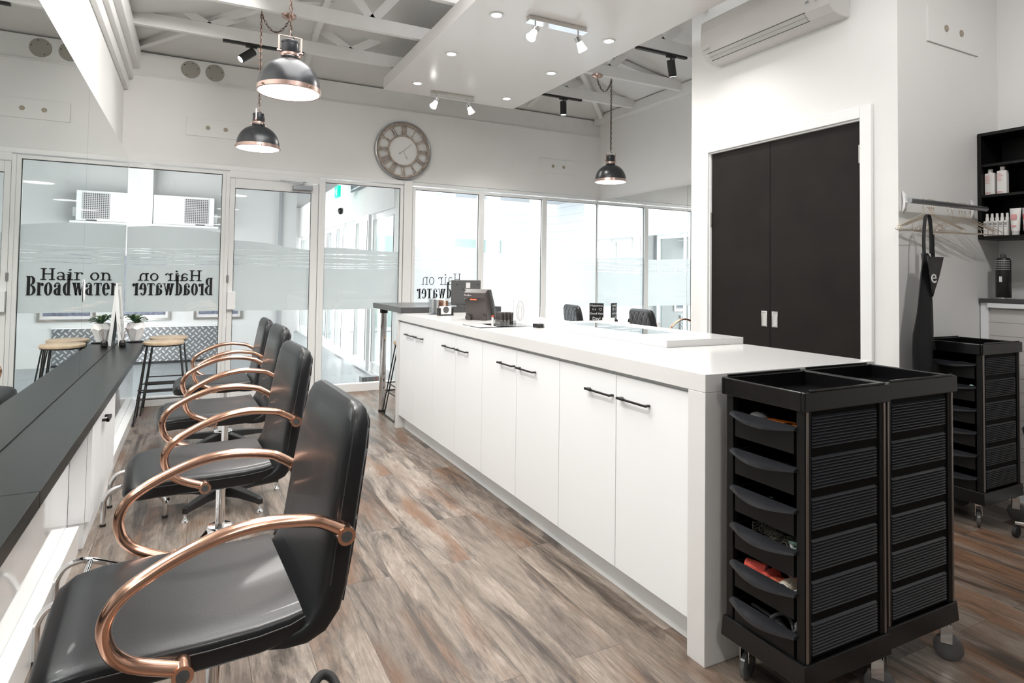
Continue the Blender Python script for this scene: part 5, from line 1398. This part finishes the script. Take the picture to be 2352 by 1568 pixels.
for k in range(15): g.box(.0,.275,-.1415,-.1365,.034+k*.022,.041+k*.022)
g.build('grille_mesh', 'bottleg', p)
MB().box(-.39,.40,-.15,.15,-.022,.002).build('shelf_bracket', 'white', p)
MB().box(.345,.385,-.06,.06,.06,.17).build('service_valve', 'white', p, bevel=.004)
MB().box(.13,.24,-.1315,-.1305,.008,.022).build('badge', 'dgrey', p)
pl = ['left framed poster low on the corridor wall behind the pot plant','middle framed poster low on the corridor wall beside the door frame','far left framed poster seen in the corridor']
for i, (x0, x1) in enumerate(((-.92,-.27),(.0,.60),(-1.9,-1.25))):
    t = thing('framed_poster', pl[i], 'poster', ((x0+x1)/2, 9.318, .56)); w = (x1-x0)/2
    f = MB()
    for (a,b_,c,d) in ((-w,-w+.03,0,.9),(w-.03,w,0,.9),(-w+.03,w-.03,0,.03),(-w+.03,w-.03,.87,.9)): f.box(a,b_,-.03,0,c,d)
    f.build('frame', 'nickel', t); MB().box(-w+.03,w-.03,-.012,0,.03,.87).build('print', 'bottleg', t)
    MB().box(-w+.06,w-.06,-.015,-.0125,.07,.83).build('picture', 'bluegrey', t)
# glazed sliding entrance along the right of the corridor
sx = 1.93
hd = MB().box(sx-.02,sx+.08,6.56,13.4,1.93,2.55); struct(hd.build('wall_entrance_header', 'wall'))
struct(MB().box(sx-.03,sx+.09,6.56,13.4,-.001,.02).build('trim_25', 'alu'))
def panel(nm, y0, y1, x=sx, z1=1.93, bottom=.14):
    f = MB().box(x,x+.04,y0,y0+.06,.021,z1).box(x,x+.04,y1-.06,y1,.021,z1).box(x,x+.04,y0+.06,y1-.06,.021,bottom).box(x,x+.04,y0+.06,y1-.06,z1-.07,z1)
    o = f.build(nm, 'alu'); struct(o); MB().box(x+.018,x+.022,y0+.058,y1-.058,bottom-.002,z1-.068).build('glass_pane', 'glass', o)
    MB().box(x-.004,x-.001,y0+.055,y0+.063,bottom,z1-.07).box(x-.004,x-.001,y1-.063,y1-.055,bottom,z1-.07).build('gasket', 'gasket', o)
panel('window_6', 6.57, 7.55); panel('door_4', 7.55, 8.25, sx-.05); panel('window_7', 9.5, 10.4); panel('door_5', 8.95, 9.5, sx-.05); panel('window_8', 10.4, 13.3)
t = thing('exit_sign', 'green lit exit sign hanging from the grey corridor ceiling', 'exit sign', (1.66, 8.35, 2.21))
MB().box(-.02,.02,-.10,.10,0,.15).build('light_box', 'green', t, bevel=.003)
fig = MB().box(-.0225,-.0205,-.02,.01,.03,.11).box(-.0225,-.0205,-.06,-.035,.02,.13).obox((-.0215,.04,.08), .002, .05, .02, Matrix.Rotation(.5,3,'X')); fig.build('pictogram', 'white', t)
MB().cyl((0,0,.15),(0,0,.34), .008, 8).build('hanger_rod', 'white', t)
t = thing('directory_sign', 'dark grey hanging sign board near the corridor ceiling', 'sign', (1.87, 8.1, 2.30))
MB().box(-.02,.0,-.35,.35,0,.24).build('board', 'bluegrey', t)
fr_ = MB()
for (a,b_,c,d) in ((-.33,-.315,.015,.225),(.315,.33,.015,.225),(-.315,.315,.015,.03),(-.315,.315,.21,.225)): fr_.box(-.024,-.0205,a,b_,c,d)
fr_.build('border', 'white', t)
t = thing('door_sensor', 'small black motion sensor on the entrance header', 'sensor', (1.905, 9.25, 2.12))
MB().sphere((-.02,0,0), .05, 16, 1, .8, 1).build('sensor_body', 'black', t, True)
t = thing('doorstop_block', 'small grey ribbed block lying on the corridor tiles outside the glass', 'block', (1.775, 6.95, .0), .05)
MB().box(-.10,.10,-.05,.05,.0,.055).build('block', 'mgrey', t, bevel=.004)
rb_ = MB()
for k in range(12): rb_.box(-.095+k*.016,-.088+k*.016,-.053,-.0505,.004,.05)
rb_.build('ribs', 'dgrey', t); MB().box(.06,.068,-.0545,-.0535,.01,.045).build('red_mark', 'red', t)
# outdoors
struct(MB().box(2.2, 12, 13.0, 13.2, -.02, 3.6).build('wall_outside', 'boards'))
struct(MB().box(7.8, 8.0, 6.5, 13.0, -.02, 3.6).build('wall_outside_right', 'boards'))
struct(MB().box(2.2, 7.8, 8.30, 8.62, 2.52, 2.95).build('trim_26', 'whitecol'))
struct(MB().box(4.6, 7.8, 8.62, 12.9, 2.95, 3.05).build('soffit_outside', 'whitecol'))
for i, (x, y, r) in enumerate(((3.27,8.46,.105),(4.00,8.46,.105),(4.86,8.7,.09),(5.82,8.5,.13))):
    t = thing('round_column', ('first','second','third','fourth')[i]+' round white column from the left outside the bright windows', 'column', (x,y,-.02))
    MB().cyl((0,0,0),(0,0,2.54 if i != 2 else 2.97), r, 36).build('shaft', 'whitecol', t, True)
for i, (x0,x1) in enumerate(((2.9,4.2),(5.1,6.4))):
    t = MB().box(x0,x1,12.96,13.0,0,2.1); o = t.build('window_%d' % (9+i), 'alu'); struct(o); MB().box(x0+.06,x1-.06,12.945,12.958,.08,2.02).build('glass_pane', 'greenglass', o)
t = thing('security_camera', 'white dome security camera under the outdoor beam', 'camera', (4.35, 8.40, 2.52))
MB().lathe([(.05,0),(.05,-.02),(.035,-.03)], n=24).build('mount', 'white', t, True); MB().sphere((0,0,-.05), .045, 18).build('dome', 'dgrey', t, True)
